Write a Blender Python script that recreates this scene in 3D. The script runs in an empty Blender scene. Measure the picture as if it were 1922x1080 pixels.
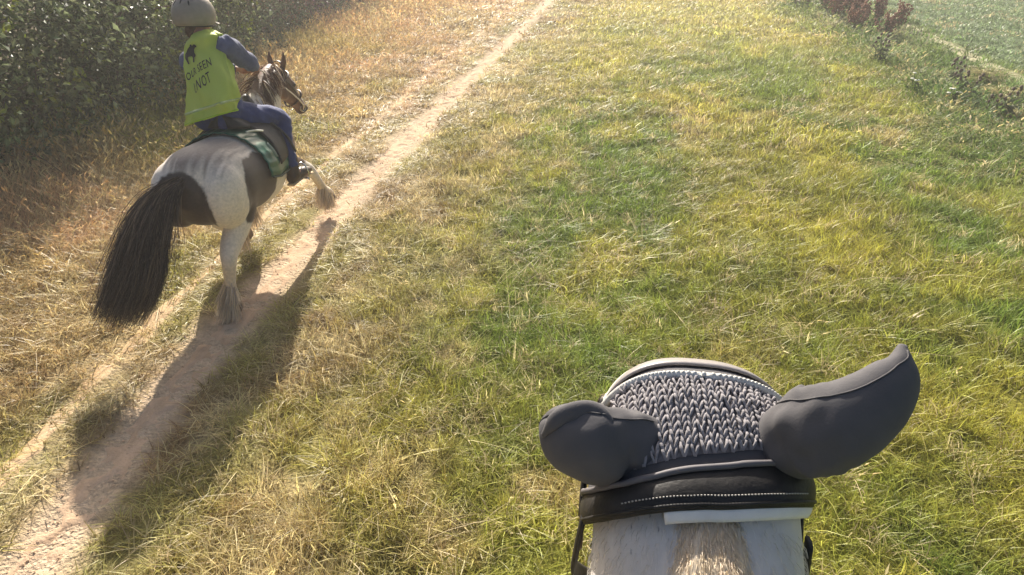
import bpy, bmesh, math, random
import numpy as np
from mathutils import Vector, Matrix, Quaternion
random.seed(7); rng = np.random.default_rng(11)
SC = bpy.context.scene
COL = SC.collection
R = math.radians

# ------------------------------------------------------------------ camera, sky, sun, exposure
CAM_H = 2.5; PITCH = R(30.0); YAW = R(9.0)          # world +Y runs along the path
cd = bpy.data.cameras.new('camera'); cam = bpy.data.objects.new('camera', cd); COL.objects.link(cam)
cam.location = (0, 0, CAM_H); cam.rotation_euler = (math.pi/2 - PITCH, 0, YAW)
cd.sensor_width = 36.0; cd.lens = 36.0*1252/1922; cd.clip_start = 0.02; cd.clip_end = 3000
SC.camera = cam
SUN_EL = R(29.5); SUN_AZ = R(-20.0)
wd = bpy.data.worlds.new('World'); SC.world = wd; wd.use_nodes = True
nt = wd.node_tree; bg = nt.nodes['Background']
sky = nt.nodes.new('ShaderNodeTexSky'); sky.sky_type = 'NISHITA'; sky.sun_disc = False
sky.sun_elevation = SUN_EL; sky.sun_rotation = SUN_AZ
sky.air_density = 1.0; sky.dust_density = 5.0; sky.ozone_density = 1.0
nt.links.new(sky.outputs[0], bg.inputs[0]); bg.inputs[1].default_value = 0.07
ld = bpy.data.lights.new('sun', 'SUN'); ld.energy = 5.0; ld.angle = R(0.6); ld.color = (1.0, 0.93, 0.82)
sun = bpy.data.objects.new('sun', ld); COL.objects.link(sun)
SDIR = Vector((math.sin(SUN_AZ)*math.cos(SUN_EL), math.cos(SUN_AZ)*math.cos(SUN_EL), math.sin(SUN_EL)))
sun.rotation_euler = SDIR.to_track_quat('Z', 'Y').to_euler(); sun.location = SDIR*60
SC.view_settings.view_transform = 'Standard'; SC.view_settings.look = 'None'
SC.view_settings.exposure = 0.95; SC.view_settings.gamma = 1.0; SC.view_settings.use_curve_mapping = False
SC.render.engine = 'CYCLES'
SC.cycles.max_bounces = 5; SC.cycles.diffuse_bounces = 2; SC.cycles.transmission_bounces = 3
SC.cycles.transparent_max_bounces = 6; SC.cycles.use_denoising = True; SC.cycles.use_adaptive_sampling = True; SC.cycles.adaptive_threshold = 0.02

# ------------------------------------------------------------------ helpers
def _hash(i, j, s):
    n = (i.astype(np.int64)*374761393 + j.astype(np.int64)*668265263 + s*1442695041) & 0x7fffffff
    n = ((n ^ (n >> 13))*1274126177) & 0x7fffffff
    return ((n ^ (n >> 16)) & 0xffff)/65535.0
def vnoise(x, y, s=0):
    x = np.asarray(x, float); y = np.asarray(y, float)
    i = np.floor(x); j = np.floor(y); fx = x-i; fy = y-j
    fx = fx*fx*(3-2*fx); fy = fy*fy*(3-2*fy)
    a = _hash(i, j, s); b = _hash(i+1, j, s); c = _hash(i, j+1, s); d = _hash(i+1, j+1, s)
    return (a*(1-fx)+b*fx)*(1-fy) + (c*(1-fx)+d*fx)*fy
def fbm(x, y, s=0, o=4):
    t = 0; a = 0.5; n = 0
    x = np.asarray(x, float); y = np.asarray(y, float)
    for k in range(o):
        t = t + a*vnoise(x, y, s+k*17); n += a; a *= 0.5; x = x*2.03+3.1; y = y*2.03+1.7
    return t/n
def sstep(a, b, x):
    t = np.clip((np.asarray(x, float)-a)/(b-a), 0, 1); return t*t*(3-2*t)
def lin(r, g, b):      # sRGB 0-255 -> linear albedo
    f = lambda c: (c/255)/12.92 if c/255 <= 0.04045 else ((c/255+0.055)/1.055)**2.4
    return np.array([f(r), f(g), f(b)])

def tag(o, label=None, cat=None, group=None, kind=None):
    if label: o['label'] = label
    if cat: o['category'] = cat
    if group: o['group'] = group
    if kind: o['kind'] = kind
    return o
def empty(name, loc):
    o = bpy.data.objects.new(name, None); o.empty_display_size = 0.1; o.location = loc; COL.objects.link(o); return o
def mk(name, V, F, mat, parent=None, origin=None, smooth=True, col=None, uv=None):
    """one mesh object; V are world coordinates, moved to the parent's / own origin"""
    V = np.asarray(V, float).reshape(-1, 3)
    org = np.array(parent_origin(parent) if parent is not None else (origin if origin is not None else (0, 0, 0)), float)
    me = bpy.data.meshes.new(name)
    me.from_pydata((V-org).tolist(), [], F if isinstance(F, list) else F.tolist())
    me.update()
    if smooth and len(me.polygons): me.polygons.foreach_set('use_smooth', np.ones(len(me.polygons), bool))
    if mat is not None: me.materials.append(mat)
    if col is not None:
        a = me.color_attributes.new('coat', 'FLOAT_COLOR', 'POINT')
        c = np.ones((len(V), 4)); c[:, :3] = col; a.data.foreach_set('color', c.ravel())
    if uv is not None:
        l = me.uv_layers.new(name='UVMap'); vi = np.empty(len(me.loops), int); me.loops.foreach_get('vertex_index', vi)
        l.data.foreach_set('uv', np.asarray(uv, float)[vi].ravel())
    o = bpy.data.objects.new(name, me); COL.objects.link(o)
    if parent is not None: o.parent = parent
    elif origin is not None: o.location = origin
    return o
def parent_origin(p):
    l = np.zeros(3)
    while p is not None: l = l+np.array(p.location); p = p.parent
    return l
class MB:
    def __init__(s): s.V = []; s.F = []; s.n = 0; s.UV = []
    def add(s, V, F, uv=None):
        V = np.asarray(V, float).reshape(-1, 3); s.V.append(V); s.F += [[i+s.n for i in f] for f in F]; s.n += len(V)
        if uv is not None: s.UV.append(np.asarray(uv, float))
        return s
    def arr(s): return np.concatenate(s.V), s.F
    def build(s, name, mat, parent=None, origin=None, smooth=True, col=None):
        V, F = s.arr(); return mk(name, V, F, mat, parent, origin, smooth, col, np.concatenate(s.UV) if s.UV else None)
def catmull(P, n):
    P = np.asarray(P, float); k = len(P)
    Q = np.vstack([2*P[0]-P[1], P, 2*P[-1]-P[-2]])
    t = np.linspace(0, k-1, n); i = np.minimum(t.astype(int), k-2); u = (t-i)[:, None]
    a, b, c, d = Q[i], Q[i+1], Q[i+2], Q[i+3]
    return 0.5*((2*b) + (c-a)*u + (2*a-5*b+4*c-d)*u*u + (3*b-a-3*c+d)*u**3)
def loft(P, rx, ry=None, ref=(1, 0, 0), n=18, seg=None, caps=True, sup=1.0):
    """closed tube through P; rx half-size along ref, ry across"""
    P = np.asarray(P, float); ry = rx if ry is None else ry
    m = seg or max(6, 5*len(P))
    D = catmull(np.column_stack([P, np.broadcast_to(rx, len(P)), np.broadcast_to(ry, len(P))]), m)
    C = D[:, :3]; RX = np.maximum(D[:, 3], 1e-4); RY = np.maximum(D[:, 4], 1e-4)
    T = np.gradient(C, axis=0); T /= np.linalg.norm(T, axis=1)[:, None]+1e-12
    S = np.asarray(ref, float)-T*(T@np.asarray(ref, float))[:, None]; S /= np.linalg.norm(S, axis=1)[:, None]+1e-12
    U = np.cross(S, T)
    a = np.linspace(0, 2*math.pi, n, endpoint=False); ca = np.cos(a); sa = np.sin(a)
    if sup != 1: ca = np.sign(ca)*abs(ca)**sup; sa = np.sign(sa)*abs(sa)**sup
    V = C[:, None]+S[:, None]*(RX[:, None]*ca)[..., None]+U[:, None]*(RY[:, None]*sa)[..., None]
    V = V.reshape(-1, 3); F = []
    for i in range(m-1):
        for j in range(n):
            k = (j+1) % n; F.append([i*n+j, i*n+k, (i+1)*n+k, (i+1)*n+j])
    if caps:
        V = np.vstack([V, C[0], C[-1]]); b = m*n
        for j in range(n):
            k = (j+1) % n; F.append([b, k, j]); F.append([b+1, (m-1)*n+j, (m-1)*n+k])
    return V, F
def ball(c, r, n=16, m=10, rot=None):
    r = np.broadcast_to(r, 3); V = []
    for i in range(m+1):
        t = math.pi*i/m
        for j in range(n):
            a = 2*math.pi*j/n; V.append((math.sin(t)*math.cos(a)*r[0], math.sin(t)*math.sin(a)*r[1], math.cos(t)*r[2]))
    V = np.array(V)
    if rot is not None: V = V@np.array(rot.to_3x3() if hasattr(rot, 'to_3x3') else rot).T
    F = [[i*n+j, (i+1)*n+j, (i+1)*n+(j+1) % n, i*n+(j+1) % n] for i in range(m) for j in range(n)]
    return V+np.asarray(c), F
def grid(P):      # P (a,b,3) -> V,F
    a, b = P.shape[:2]
    return P.reshape(-1, 3), [[i*b+j, i*b+j+1, (i+1)*b+j+1, (i+1)*b+j] for i in range(a-1) for j in range(b-1)]
def shell(P, t):  # grid with thickness t along its normals
    du = np.gradient(P, axis=0); dv = np.gradient(P, axis=1); N = np.cross(du, dv); N /= np.linalg.norm(N, axis=2)[..., None]+1e-12
    V1, F1 = grid(P); V2, F2 = grid(P+N*t); a, b = P.shape[:2]; n = a*b
    F = F1+[[n+i for i in f[::-1]] for f in F2]
    for i in range(a-1):
        F.append([i*b, (i+1)*b, n+(i+1)*b, n+i*b]); F.append([(i+1)*b+b-1, i*b+b-1, n+i*b+b-1, n+(i+1)*b+b-1])
    for j in range(b-1):
        F.append([j+1, j, n+j, n+j+1]); F.append([(a-1)*b+j, (a-1)*b+j+1, n+(a-1)*b+j+1, n+(a-1)*b+j])
    return np.vstack([V1, V2]), F
def fuse(pieces, voxel, smooth=6, fac=0.5):
    """union of closed pieces as one continuous skin -> (V, F)"""
    mb = MB()
    for V, F in pieces: mb.add(V, F)
    V, F = mb.arr(); me = bpy.data.meshes.new('tmp'); me.from_pydata(V.tolist(), [], F)
    o = bpy.data.objects.new('tmp', me); COL.objects.link(o)
    m = o.modifiers.new('r', 'REMESH'); m.mode = 'VOXEL'; m.voxel_size = voxel
    s = o.modifiers.new('s', 'SMOOTH'); s.factor = fac; s.iterations = smooth
    dg = bpy.context.evaluated_depsgraph_get(); e = o.evaluated_get(dg); q = e.to_mesh()
    W = np.empty(len(q.vertices)*3); q.vertices.foreach_get('co', W); W = W.reshape(-1, 3)
    G = [list(p.vertices) for p in q.polygons]
    e.to_mesh_clear(); bpy.data.objects.remove(o); bpy.data.meshes.remove(me)
    return W, G
def ribbons(L, w, taper=True):
    """flat hair strands: L list of (k,3) polylines"""
    V = []; F = []; n = 0; uv = []
    for li, P in enumerate(L):
        P = np.asarray(P); k = len(P); T = np.gradient(P, axis=0)
        q = rng.normal(size=3); S = np.cross(T, q); S /= np.linalg.norm(S, axis=1)[:, None]+1e-9
        t = np.linspace(0, 1, k); ww = w*(np.sqrt(np.clip(1-t, 0, 1)*0.9+0.1) if taper else np.ones(k)); r = rng.random()
        V.append(P+S*ww[:, None]/2); V.append(P-S*ww[:, None]/2)
        F += [[n+i, n+i+1, n+k+i+1, n+k+i] for i in range(k-1)]; n += 2*k
        u = np.column_stack([np.full(k, r), t]); uv += [u, u]
    return np.concatenate(V), F, np.concatenate(uv)

# ------------------------------------------------------------------ materials
def mat(name, base=(0.5, 0.5, 0.5), rough=0.7, spec=0.3, var=0.0, vscale=20, bump=0.0, bscale=60, metal=0.0, sheen=0.0, coat=None, dist=0.005):
    m = bpy.data.materials.new(name); m.use_nodes = True; t = m.node_tree; b = t.nodes['Principled BSDF']
    b.inputs['Roughness'].default_value = rough; b.inputs['Specular IOR Level'].default_value = spec; b.inputs['Metallic'].default_value = metal
    if sheen: b.inputs['Sheen Weight'].default_value = sheen
    tc = t.nodes.new('ShaderNodeTexCoord')
    src = None
    if coat:
        a = t.nodes.new('ShaderNodeAttribute'); a.attribute_name = coat; src = a.outputs['Color']
    if var:
        nz = t.nodes.new('ShaderNodeTexNoise'); nz.inputs['Scale'].default_value = vscale; nz.inputs['Detail'].default_value = 5
        t.links.new(tc.outputs['Object'], nz.inputs['Vector'])
        mr = t.nodes.new('ShaderNodeMapRange'); mr.inputs['From Min'].default_value = 0.3; mr.inputs['From Max'].default_value = 0.7
        mr.inputs['To Min'].default_value = 1-var; mr.inputs['To Max'].default_value = 1+var
        t.links.new(nz.outputs[0], mr.inputs['Value'])
        mx = t.nodes.new('ShaderNodeVectorMath'); mx.operation = 'SCALE'
        if src: t.links.new(src, mx.inputs[0])
        else: mx.inputs[0].default_value = tuple(base)[:3]
        t.links.new(mr.outputs[0], mx.inputs['Scale']); src = mx.outputs[0]
    if src: t.links.new(src, b.inputs['Base Color'])
    else: b.inputs['Base Color'].default_value = (*base[:3], 1)
    if bump:
        n2 = t.nodes.new('ShaderNodeTexNoise'); n2.inputs['Scale'].default_value = bscale; n2.inputs['Detail'].default_value = 4
        t.links.new(tc.outputs['Object'], n2.inputs['Vector'])
        bp = t.nodes.new('ShaderNodeBump'); bp.inputs['Strength'].default_value = bump; bp.inputs['Distance'].default_value = dist
        t.links.new(n2.outputs[0], bp.inputs['Height']); t.links.new(bp.outputs[0], b.inputs['Normal'])
    return m
def leafmat(name, base=None, attr=None, trans=0.35, rough=0.5, spec=0.3, dark=0.55, vary=0.35):
    """blades and leaves: instance tint or base colour, varied per blade (uv.x), darker at the foot (uv.y)"""
    m = bpy.data.materials.new(name); m.use_nodes = True; t = m.node_tree; b = t.nodes['Principled BSDF']; out = t.nodes['Material Output']
    b.inputs['Roughness'].default_value = rough; b.inputs['Specular IOR Level'].default_value = spec
    if attr:
        a = t.nodes.new('ShaderNodeAttribute'); a.attribute_name = attr; a.attribute_type = 'INSTANCER'; src = a.outputs['Color']
    else:
        a = t.nodes.new('ShaderNodeRGB'); a.outputs[0].default_value = (*base, 1); src = a.outputs[0]
    uv = t.nodes.new('ShaderNodeUVMap'); uv.uv_map = 'UVMap'; sp = t.nodes.new('ShaderNodeSeparateXYZ'); t.links.new(uv.outputs[0], sp.inputs[0])
    mr = t.nodes.new('ShaderNodeMapRange'); mr.inputs['To Min'].default_value = 1-vary; mr.inputs['To Max'].default_value = 1+vary
    t.links.new(sp.outputs[0], mr.inputs['Value'])
    hs = t.nodes.new('ShaderNodeHueSaturation'); t.links.new(src, hs.inputs['Color']); t.links.new(mr.outputs[0], hs.inputs['Value'])
    m2 = t.nodes.new('ShaderNodeMath'); m2.operation = 'MULTIPLY_ADD'; m2.inputs[1].default_value = 0.035; m2.inputs[2].default_value = 0.4825
    t.links.new(sp.outputs[0], m2.inputs[0]); t.links.new(m2.outputs[0], hs.inputs['Hue'])
    t.links.new(hs.outputs[0], b.inputs['Base Color'])
    tr = t.nodes.new('ShaderNodeBsdfTranslucent'); t.links.new(hs.outputs[0], tr.inputs['Color'])
    ms = t.nodes.new('ShaderNodeMixShader'); ms.inputs[0].default_value = trans
    t.links.new(b.outputs[0], ms.inputs[1]); t.links.new(tr.outputs[0], ms.inputs[2]); t.links.new(ms.outputs[0], out.inputs['Surface'])
    return m

# ------------------------------------------------------------------ terrain
def xpath(y): return np.interp(y, [-5, 1.5, 2.5, 4.2, 6.0, 10.8, 21.3, 40, 300], [-2.30, -2.36, -2.48, -2.52, -2.56, -2.47, -2.22, -1.9, 3.0])
def xrut(y): return xpath(y)-np.interp(y, [0, 2, 6, 12, 40, 300], [0.52, 0.52, 0.6, 0.8, 1.0, 1.0])+0.04*np.sin(np.asarray(y)*0.9)
def gz(x, y):
    x = np.asarray(x, float); y = np.asarray(y, float)
    z = 0.07*(fbm(x*0.35, y*0.35, 3)-0.5)+0.03*(fbm(x*1.7, y*1.7, 5, 3)-0.5)
    z = z-0.035*np.exp(-((x-xpath(y))/0.22)**2)-0.02*np.exp(-((x-xrut(y))/0.2)**2)
    z = z+0.12*sstep(-4.2, -6.5, x)-0.22*np.exp(-((x-5.3-0.02*y)/0.55)**2)-0.10*sstep(6.6, 12, x)
    return z
def dirt_amount(x, y):
    w = fbm(x*2.2, y*1.1, 21)-0.5
    a = np.exp(-(np.abs(x-xpath(y)+0.10*w)/(0.21+0.12*w))**4)
    b = 0.5*np.exp(-(np.abs(x-xrut(y)+0.15*w)/(0.13+0.15*w))**2)*sstep(0.25, 0.6, fbm(x*1.3, y*0.6, 33)+0.12)
    return np.clip(np.maximum(a, b), 0, 1)
def ax(lo, hi, step, far):
    c = np.arange(lo, hi+1e-6, step); g = [1.3**k*step*2 for k in range(1, 40)]; o = np.cumsum(g); o = o[o < far]
    return np.concatenate([(lo-o)[::-1], c, hi+o])
GX = ax(-10, 13, 0.11, 420); GY = ax(-2, 30, 0.13, 520)
XX, YY = np.meshgrid(GX, GY); ZZ = gz(XX, YY)
def ground_mat():
    m = bpy.data.materials.new('meadow_soil'); m.use_nodes = True; t = m.node_tree; b = t.nodes['Principled BSDF']
    b.inputs['Roughness'].default_value = 0.95; b.inputs['Specular IOR Level'].default_value = 0.1
    tc = t.nodes.new('ShaderNodeTexCoord'); a = t.nodes.new('ShaderNodeAttribute'); a.attribute_name = 'coat'
    nz = t.nodes.new('ShaderNodeTexNoise'); nz.inputs['Scale'].default_value = 9; nz.inputs['Detail'].default_value = 8; nz.inputs['Roughness'].default_value = 0.75
    t.links.new(tc.outputs['Object'], nz.inputs['Vector'])
    mr = t.nodes.new('ShaderNodeMapRange'); mr.inputs['From Min'].default_value = 0.3; mr.inputs['From Max'].default_value = 0.7; mr.inputs['To Min'].default_value = 0.6; mr.inputs['To Max'].default_value = 1.35
    t.links.new(nz.outputs[0], mr.inputs['Value'])
    mx = t.nodes.new('ShaderNodeVectorMath'); mx.operation = 'SCALE'; t.links.new(a.outputs['Color'], mx.inputs[0]); t.links.new(mr.outputs[0], mx.inputs['Scale'])
    t.links.new(mx.outputs[0], b.inputs['Base Color'])
    n2 = t.nodes.new('ShaderNodeTexNoise'); n2.inputs['Scale'].default_value = 45; n2.inputs['Detail'].default_value = 6; t.links.new(tc.outputs['Object'], n2.inputs['Vector'])
    bp = t.nodes.new('ShaderNodeBump'); bp.inputs['Strength'].default_value = 0.8; bp.inputs['Distance'].default_value = 0.03
    t.links.new(n2.outputs[0], bp.inputs['Height']); t.links.new(bp.outputs[0], b.inputs['Normal'])
    return m

C_STRAW = lin(222, 204, 158); C_TAN = lin(206, 182, 132); C_PINK = lin(212, 180, 142); C_OLIVE = lin(160, 158, 68); C_YEL = lin(192, 184, 82)
C_GREEN = lin(130, 148, 62); C_DGREEN = lin(110, 136, 74); C_FIELD = lin(138, 156, 112); C_BROWN = lin(174, 148, 104)
def mixc(a, b, t): t = np.asarray(t)[..., None]; return a*(1-t)+b*t
def grass_colour(x, y):
    """colour of the sward by place: dry and tan by the path and hedge, greener away from it"""
    n1 = fbm(x*0.55, y*0.45, 41); n2 = fbm(x*1.6, y*1.2, 57); n3 = fbm(x*0.22, y*0.22, 77); n4 = fbm(x*3.5, y*3.0, 91, 3)
    right = mixc(C_OLIVE, C_GREEN, sstep(0.38, 0.60, n1+0.12*sstep(0.5, 4.0, x)-0.06*sstep(9, 16, y)))
    right = mixc(right, C_YEL, sstep(0.46, 0.66, n2)*0.75)
    right = mixc(right, C_TAN, sstep(0.55, 0.72, n3*0.6+n4*0.4+0.08*sstep(0.8, -1.8, x)-0.05*sstep(0.5, 2.5, x))*0.75)
    right = mixc(right, C_YEL*0.55+C_STRAW*0.55, sstep(8, 20, y)*0.65*sstep(5.0, 3.2, x))  # paler far off: glow of backlit straw at grazing view, painted into the tint
    right = mixc(right, C_DGREEN, sstep(3.3, 5.0, x+0.8*(n1-0.5)-0.03*(y-8))*0.8)
    left = mixc(C_TAN, C_PINK, sstep(0.4, 0.6, n1)); left = mixc(left, C_BROWN, sstep(0.48, 0.66, n2)*0.8)
    left = mixc(left, C_OLIVE, sstep(0.53, 0.66, fbm(x*0.8, y*0.4, 101))*0.75)
    left = mixc(left, C_PINK*1.1, sstep(8, 15, y)*0.6)
    near = mixc(C_BROWN, C_STRAW, sstep(0.4, 0.62, n4)); near = mixc(near, C_OLIVE, sstep(0.45, 0.6, n2)*0.6)
    d = x-xpath(y)
    c = mixc(near, right, sstep(0.25, 2.2, d+1.6*(n1-0.5)+0.8*(n3-0.5)))
    c = mixc(c, left, sstep(-0.1, -0.7, d+0.3*(n2-0.5)))
    c = mixc(c, C_FIELD, sstep(6.4, 7.0, x-0.01*y))  # right-hand field: paler, greyer tint with haze mixed into the colour
    return c
gc = grass_colour(XX, YY)*0.55; gc = mixc(gc, lin(204, 180, 152), dirt_amount(XX, YY))
gc = mixc(gc, lin(180, 172, 140), np.exp(-((XX-6.35-0.01*YY)/0.25)**4)*0.5)
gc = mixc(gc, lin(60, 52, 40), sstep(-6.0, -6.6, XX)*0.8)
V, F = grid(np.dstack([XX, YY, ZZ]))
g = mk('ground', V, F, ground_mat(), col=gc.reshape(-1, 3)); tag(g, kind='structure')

def path_strip(name, xf, half, amp, seed, m, y0=-1.5, y1=60, lift=0.006, na=17, prints=0):
    ys = np.concatenate([np.arange(y0, 14, 0.03), np.arange(14, y1, 0.25)]); s = np.linspace(-1, 1, na)
    lw = half+amp*(fbm(ys*2.3, ys*0+3, seed)-0.5)*2+amp*0.5*(fbm(ys*9, ys*0+5, seed+3)-0.5)*2; rw = half+amp*(fbm(ys*2.1, ys*0+9, seed+5)-0.5)*2+amp*0.5*(fbm(ys*9, ys*0+5, seed+8)-0.5)*2
    X = xf(ys)[:, None]+np.where(s < 0, s*lw[:, None], s*rw[:, None]); Y = np.repeat(ys[:, None], na, 1)
    Z = gz(X, Y)+lift+0.016*(fbm(X*7, Y*5, seed+9)-0.5)+0.004*(fbm(X*19, Y*14, seed+29, 3)-0.5)-0.012*(np.abs(s)**3)
    hr = np.random.default_rng(seed)
    for k in range(prints):
        py = 1.2+11*hr.random(); qx = float(xf(py))+hr.normal()*0.06; r2 = ((X-qx)/0.048)**2+((Y-py)/0.058)**2; Z = Z-0.010*np.exp(-r2**2)+0.005*np.exp(-((np.sqrt(r2)-1.35)/0.3)**2)
    V, F = grid(np.dstack([X, Y, Z]))
    o = mk(name, V, F, m); tag(o, kind='structure'); return o
def dust_mat(name, c, c2):
    m = bpy.data.materials.new(name); m.use_nodes = True; t = m.node_tree; b = t.nodes['Principled BSDF']; b.inputs['Roughness'].default_value = 0.95; b.inputs['Specular IOR Level'].default_value = 0.1
    tc = t.nodes.new('ShaderNodeTexCoord'); mp = t.nodes.new('ShaderNodeMapping'); mp.inputs['Scale'].default_value = (1, 0.35, 1); t.links.new(tc.outputs['Object'], mp.inputs[0])
    nz = t.nodes.new('ShaderNodeTexNoise'); nz.inputs['Scale'].default_value = 11; nz.inputs['Detail'].default_value = 9; nz.inputs['Roughness'].default_value = 0.7; t.links.new(mp.outputs[0], nz.inputs['Vector'])
    cr = t.nodes.new('ShaderNodeValToRGB'); cr.color_ramp.elements[0].position = 0.3; cr.color_ramp.elements[0].color = (*c2, 1); cr.color_ramp.elements[1].position = 0.6; cr.color_ramp.elements[1].color = (*c, 1)
    t.links.new(nz.outputs[0], cr.inputs[0]); t.links.new(cr.outputs[0], b.inputs['Base Color'])
    n2 = t.nodes.new('ShaderNodeTexNoise'); n2.inputs['Scale'].default_value = 70; n2.inputs['Detail'].default_value = 5; t.links.new(tc.outputs['Object'], n2.inputs['Vector'])
    bp = t.nodes.new('ShaderNodeBump'); bp.inputs['Strength'].default_value = 0.5; bp.inputs['Distance'].default_value = 0.012; t.links.new(n2.outputs[0], bp.inputs['Height']); t.links.new(bp.outputs[0], b.inputs['Normal'])
    return m
M_DUST = dust_mat('dry_dust', lin(212, 182, 152), lin(186, 156, 126))
path_strip('path', xpath, 0.115, 0.04, 201, M_DUST, prints=130)
path_strip('side_path', xrut, 0.065, 0.07, 231, dust_mat('trodden_dust', lin(214, 186, 150), lin(184, 154, 116)), y1=40)
path_strip('chalky_path', lambda y: 6.35+0.01*y, 0.13, 0.09, 261, dust_mat('pale_chalk', lin(178, 172, 140), lin(146, 140, 104)), y0=8, y1=60, lift=0.02)

# ------------------------------------------------------------------ grass (uncountable: scattered instances)
PROTO = bpy.data.collections.new('grass_sources')
def tuft_mesh(name, nb, rad, h, w, lean, mt, seed, curl=1.0, segs=3, heads=0):
    r = np.random.default_rng(seed); V = []; F = []; uv = []; n = 0
    for b in range(nb):
        a = r.random()*6.283; q = rad*math.sqrt(r.random()); x0, y0 = q*math.cos(a), q*math.sin(a)
        d = r.random()*6.283; hh = h*(0.45+0.75*r.random()); ln = lean*(0.25+r.random())*hh; ww = w*(0.7+0.6*r.random())
        sd = d+1.57+r.normal()*0.5; sx, sy = math.cos(sd), math.sin(sd); rr = r.random()
        for k in range(segs+1):
            t = k/segs; o = ln*(t**1.8)*curl; z = hh*(t-0.25*lean*t*t)-0.012; wk = ww*(1-t)**0.7*0.5+0.0004
            px, py = x0+math.cos(d)*o, y0+math.sin(d)*o
            V += [(px+sx*wk, py+sy*wk, z), (px-sx*wk, py-sy*wk, z)]; uv += [(rr, t), (rr, t)]
        F += [[n+2*k, n+2*k+1, n+2*k+3, n+2*k+2] for k in range(segs)]; n += 2*(segs+1)
        if b < heads:                                   # seed head: three crossed slivers at the tip
            px, py, pz = V[-1][0], V[-1][1], V[-1][2]
            for c in range(3):
                e = r.random()*6.283; L = h*0.22*(0.7+0.6*r.random()); wd_ = w*1.6
                ex, ey = math.cos(e)*wd_, math.sin(e)*wd_; bx, by = math.cos(d)*L*0.5, math.sin(d)*L*0.5
                V += [(px-bx*0.3, py-by*0.3, pz-L*0.4), (px+ex, py+ey, pz), (px+bx, py+by, pz+L*0.55), (px-ex, py-ey, pz)]
                F.append([n, n+1, n+2, n+3]); n += 4; uv += [(rr*0.5+0.5, 1)]*4
    me = bpy.data.meshes.new(name); me.from_pydata(V, [], F); me.materials.append(mt)
    me.polygons.foreach_set('use_smooth', np.ones(len(me.polygons), bool))
    l = me.uv_layers.new(name='UVMap'); vi = np.empty(len(me.loops), int); me.loops.foreach_get('vertex_index', vi); l.data.foreach_set('uv', np.array(uv)[vi].ravel())
    o = bpy.data.objects.new(name, me); PROTO.objects.link(o); return o
def scatter(name, P, rot, scl, idx, tint, protos, label, cat):
    coll = bpy.data.collections.new(name+'_sources')
    for p in protos: coll.objects.link(p)
    me = bpy.data.meshes.new(name); me.vertices.add(len(P)); me.vertices.foreach_set('co', np.asarray(P, np.float32).ravel())
    a = me.attributes.new('rot', 'FLOAT_VECTOR', 'POINT'); a.data.foreach_set('vector', np.asarray(rot, np.float32).ravel())
    a = me.attributes.new('scl', 'FLOAT_VECTOR', 'POINT'); a.data.foreach_set('vector', np.asarray(scl, np.float32).ravel())
    a = me.attributes.new('pick', 'INT', 'POINT'); a.data.foreach_set('value', np.asarray(idx, np.int32))
    a = me.attributes.new('tint', 'FLOAT_COLOR', 'POINT'); c = np.ones((len(P), 4), np.float32); c[:, :3] = tint; a.data.foreach_set('color', c.ravel())
    me.materials.append(protos[0].data.materials[0])
    o = bpy.data.objects.new(name, me); COL.objects.link(o)
    ng = bpy.data.node_groups.new(name+'_scatter', 'GeometryNodeTree')
    ng.interface.new_socket('Geometry', in_out='INPUT', socket_type='NodeSocketGeometry'); ng.interface.new_socket('Geometry', in_out='OUTPUT', socket_type='NodeSocketGeometry')
    gi = ng.nodes.new('NodeGroupInput'); go = ng.nodes.new('NodeGroupOutput'); ip = ng.nodes.new('GeometryNodeInstanceOnPoints')
    ci = ng.nodes.new('GeometryNodeCollectionInfo'); ci.inputs['Collection'].default_value = coll; ci.inputs['Separate Children'].default_value = True; ci.inputs['Reset Children'].default_value = True
    def na(n, ty):
        q = ng.nodes.new('GeometryNodeInputNamedAttribute'); q.data_type = ty; q.inputs['Name'].default_value = n; return q.outputs[0]
    ng.links.new(gi.outputs[0], ip.inputs['Points']); ng.links.new(ci.outputs[0], ip.inputs['Instance']); ip.inputs['Pick Instance'].default_value = True
    ng.links.new(na('pick', 'INT'), ip.inputs['Instance Index']); ng.links.new(na('rot', 'FLOAT_VECTOR'), ip.inputs['Rotation']); ng.links.new(na('scl', 'FLOAT_VECTOR'), ip.inputs['Scale'])
    ng.links.new(ip.outputs[0], go.inputs[0])
    m = o.modifiers.new('scatter', 'NODES'); m.node_group = ng
    tag(o, label, cat, kind='stuff'); return o
M_GRASS = leafmat('grass_blades', attr='tint', trans=0.42, rough=0.45, spec=0.35)
def sector(r0, r1, dens, half=58):
    """random ground points in the ring r0..r1 ahead of the rider"""
    a0 = math.pi/2+YAW-R(half); A = R(2*half); n = int(0.5*(r1*r1-r0*r0)*A*dens)
    r = np.sqrt(r0*r0+(r1*r1-r0*r0)*rng.random(n)); a = a0+A*rng.random(n); return r*np.cos(a), r*np.sin(a)
LOD = [(0.6, 4.2, 280, 0.0046, 0.050, 22), (4.2, 8.0, 170, 0.0064, 0.070, 22), (8.0, 15, 80, 0.0105, 0.115, 24), (15, 32, 23, 0.021, 0.23, 26), (32, 70, 4.0, 0.04, 0.5, 30)]
def rots(n, tilt=0.15): return np.column_stack([rng.normal(0, tilt, n), rng.normal(0, tilt, n), rng.random(n)*6.283])
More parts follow.
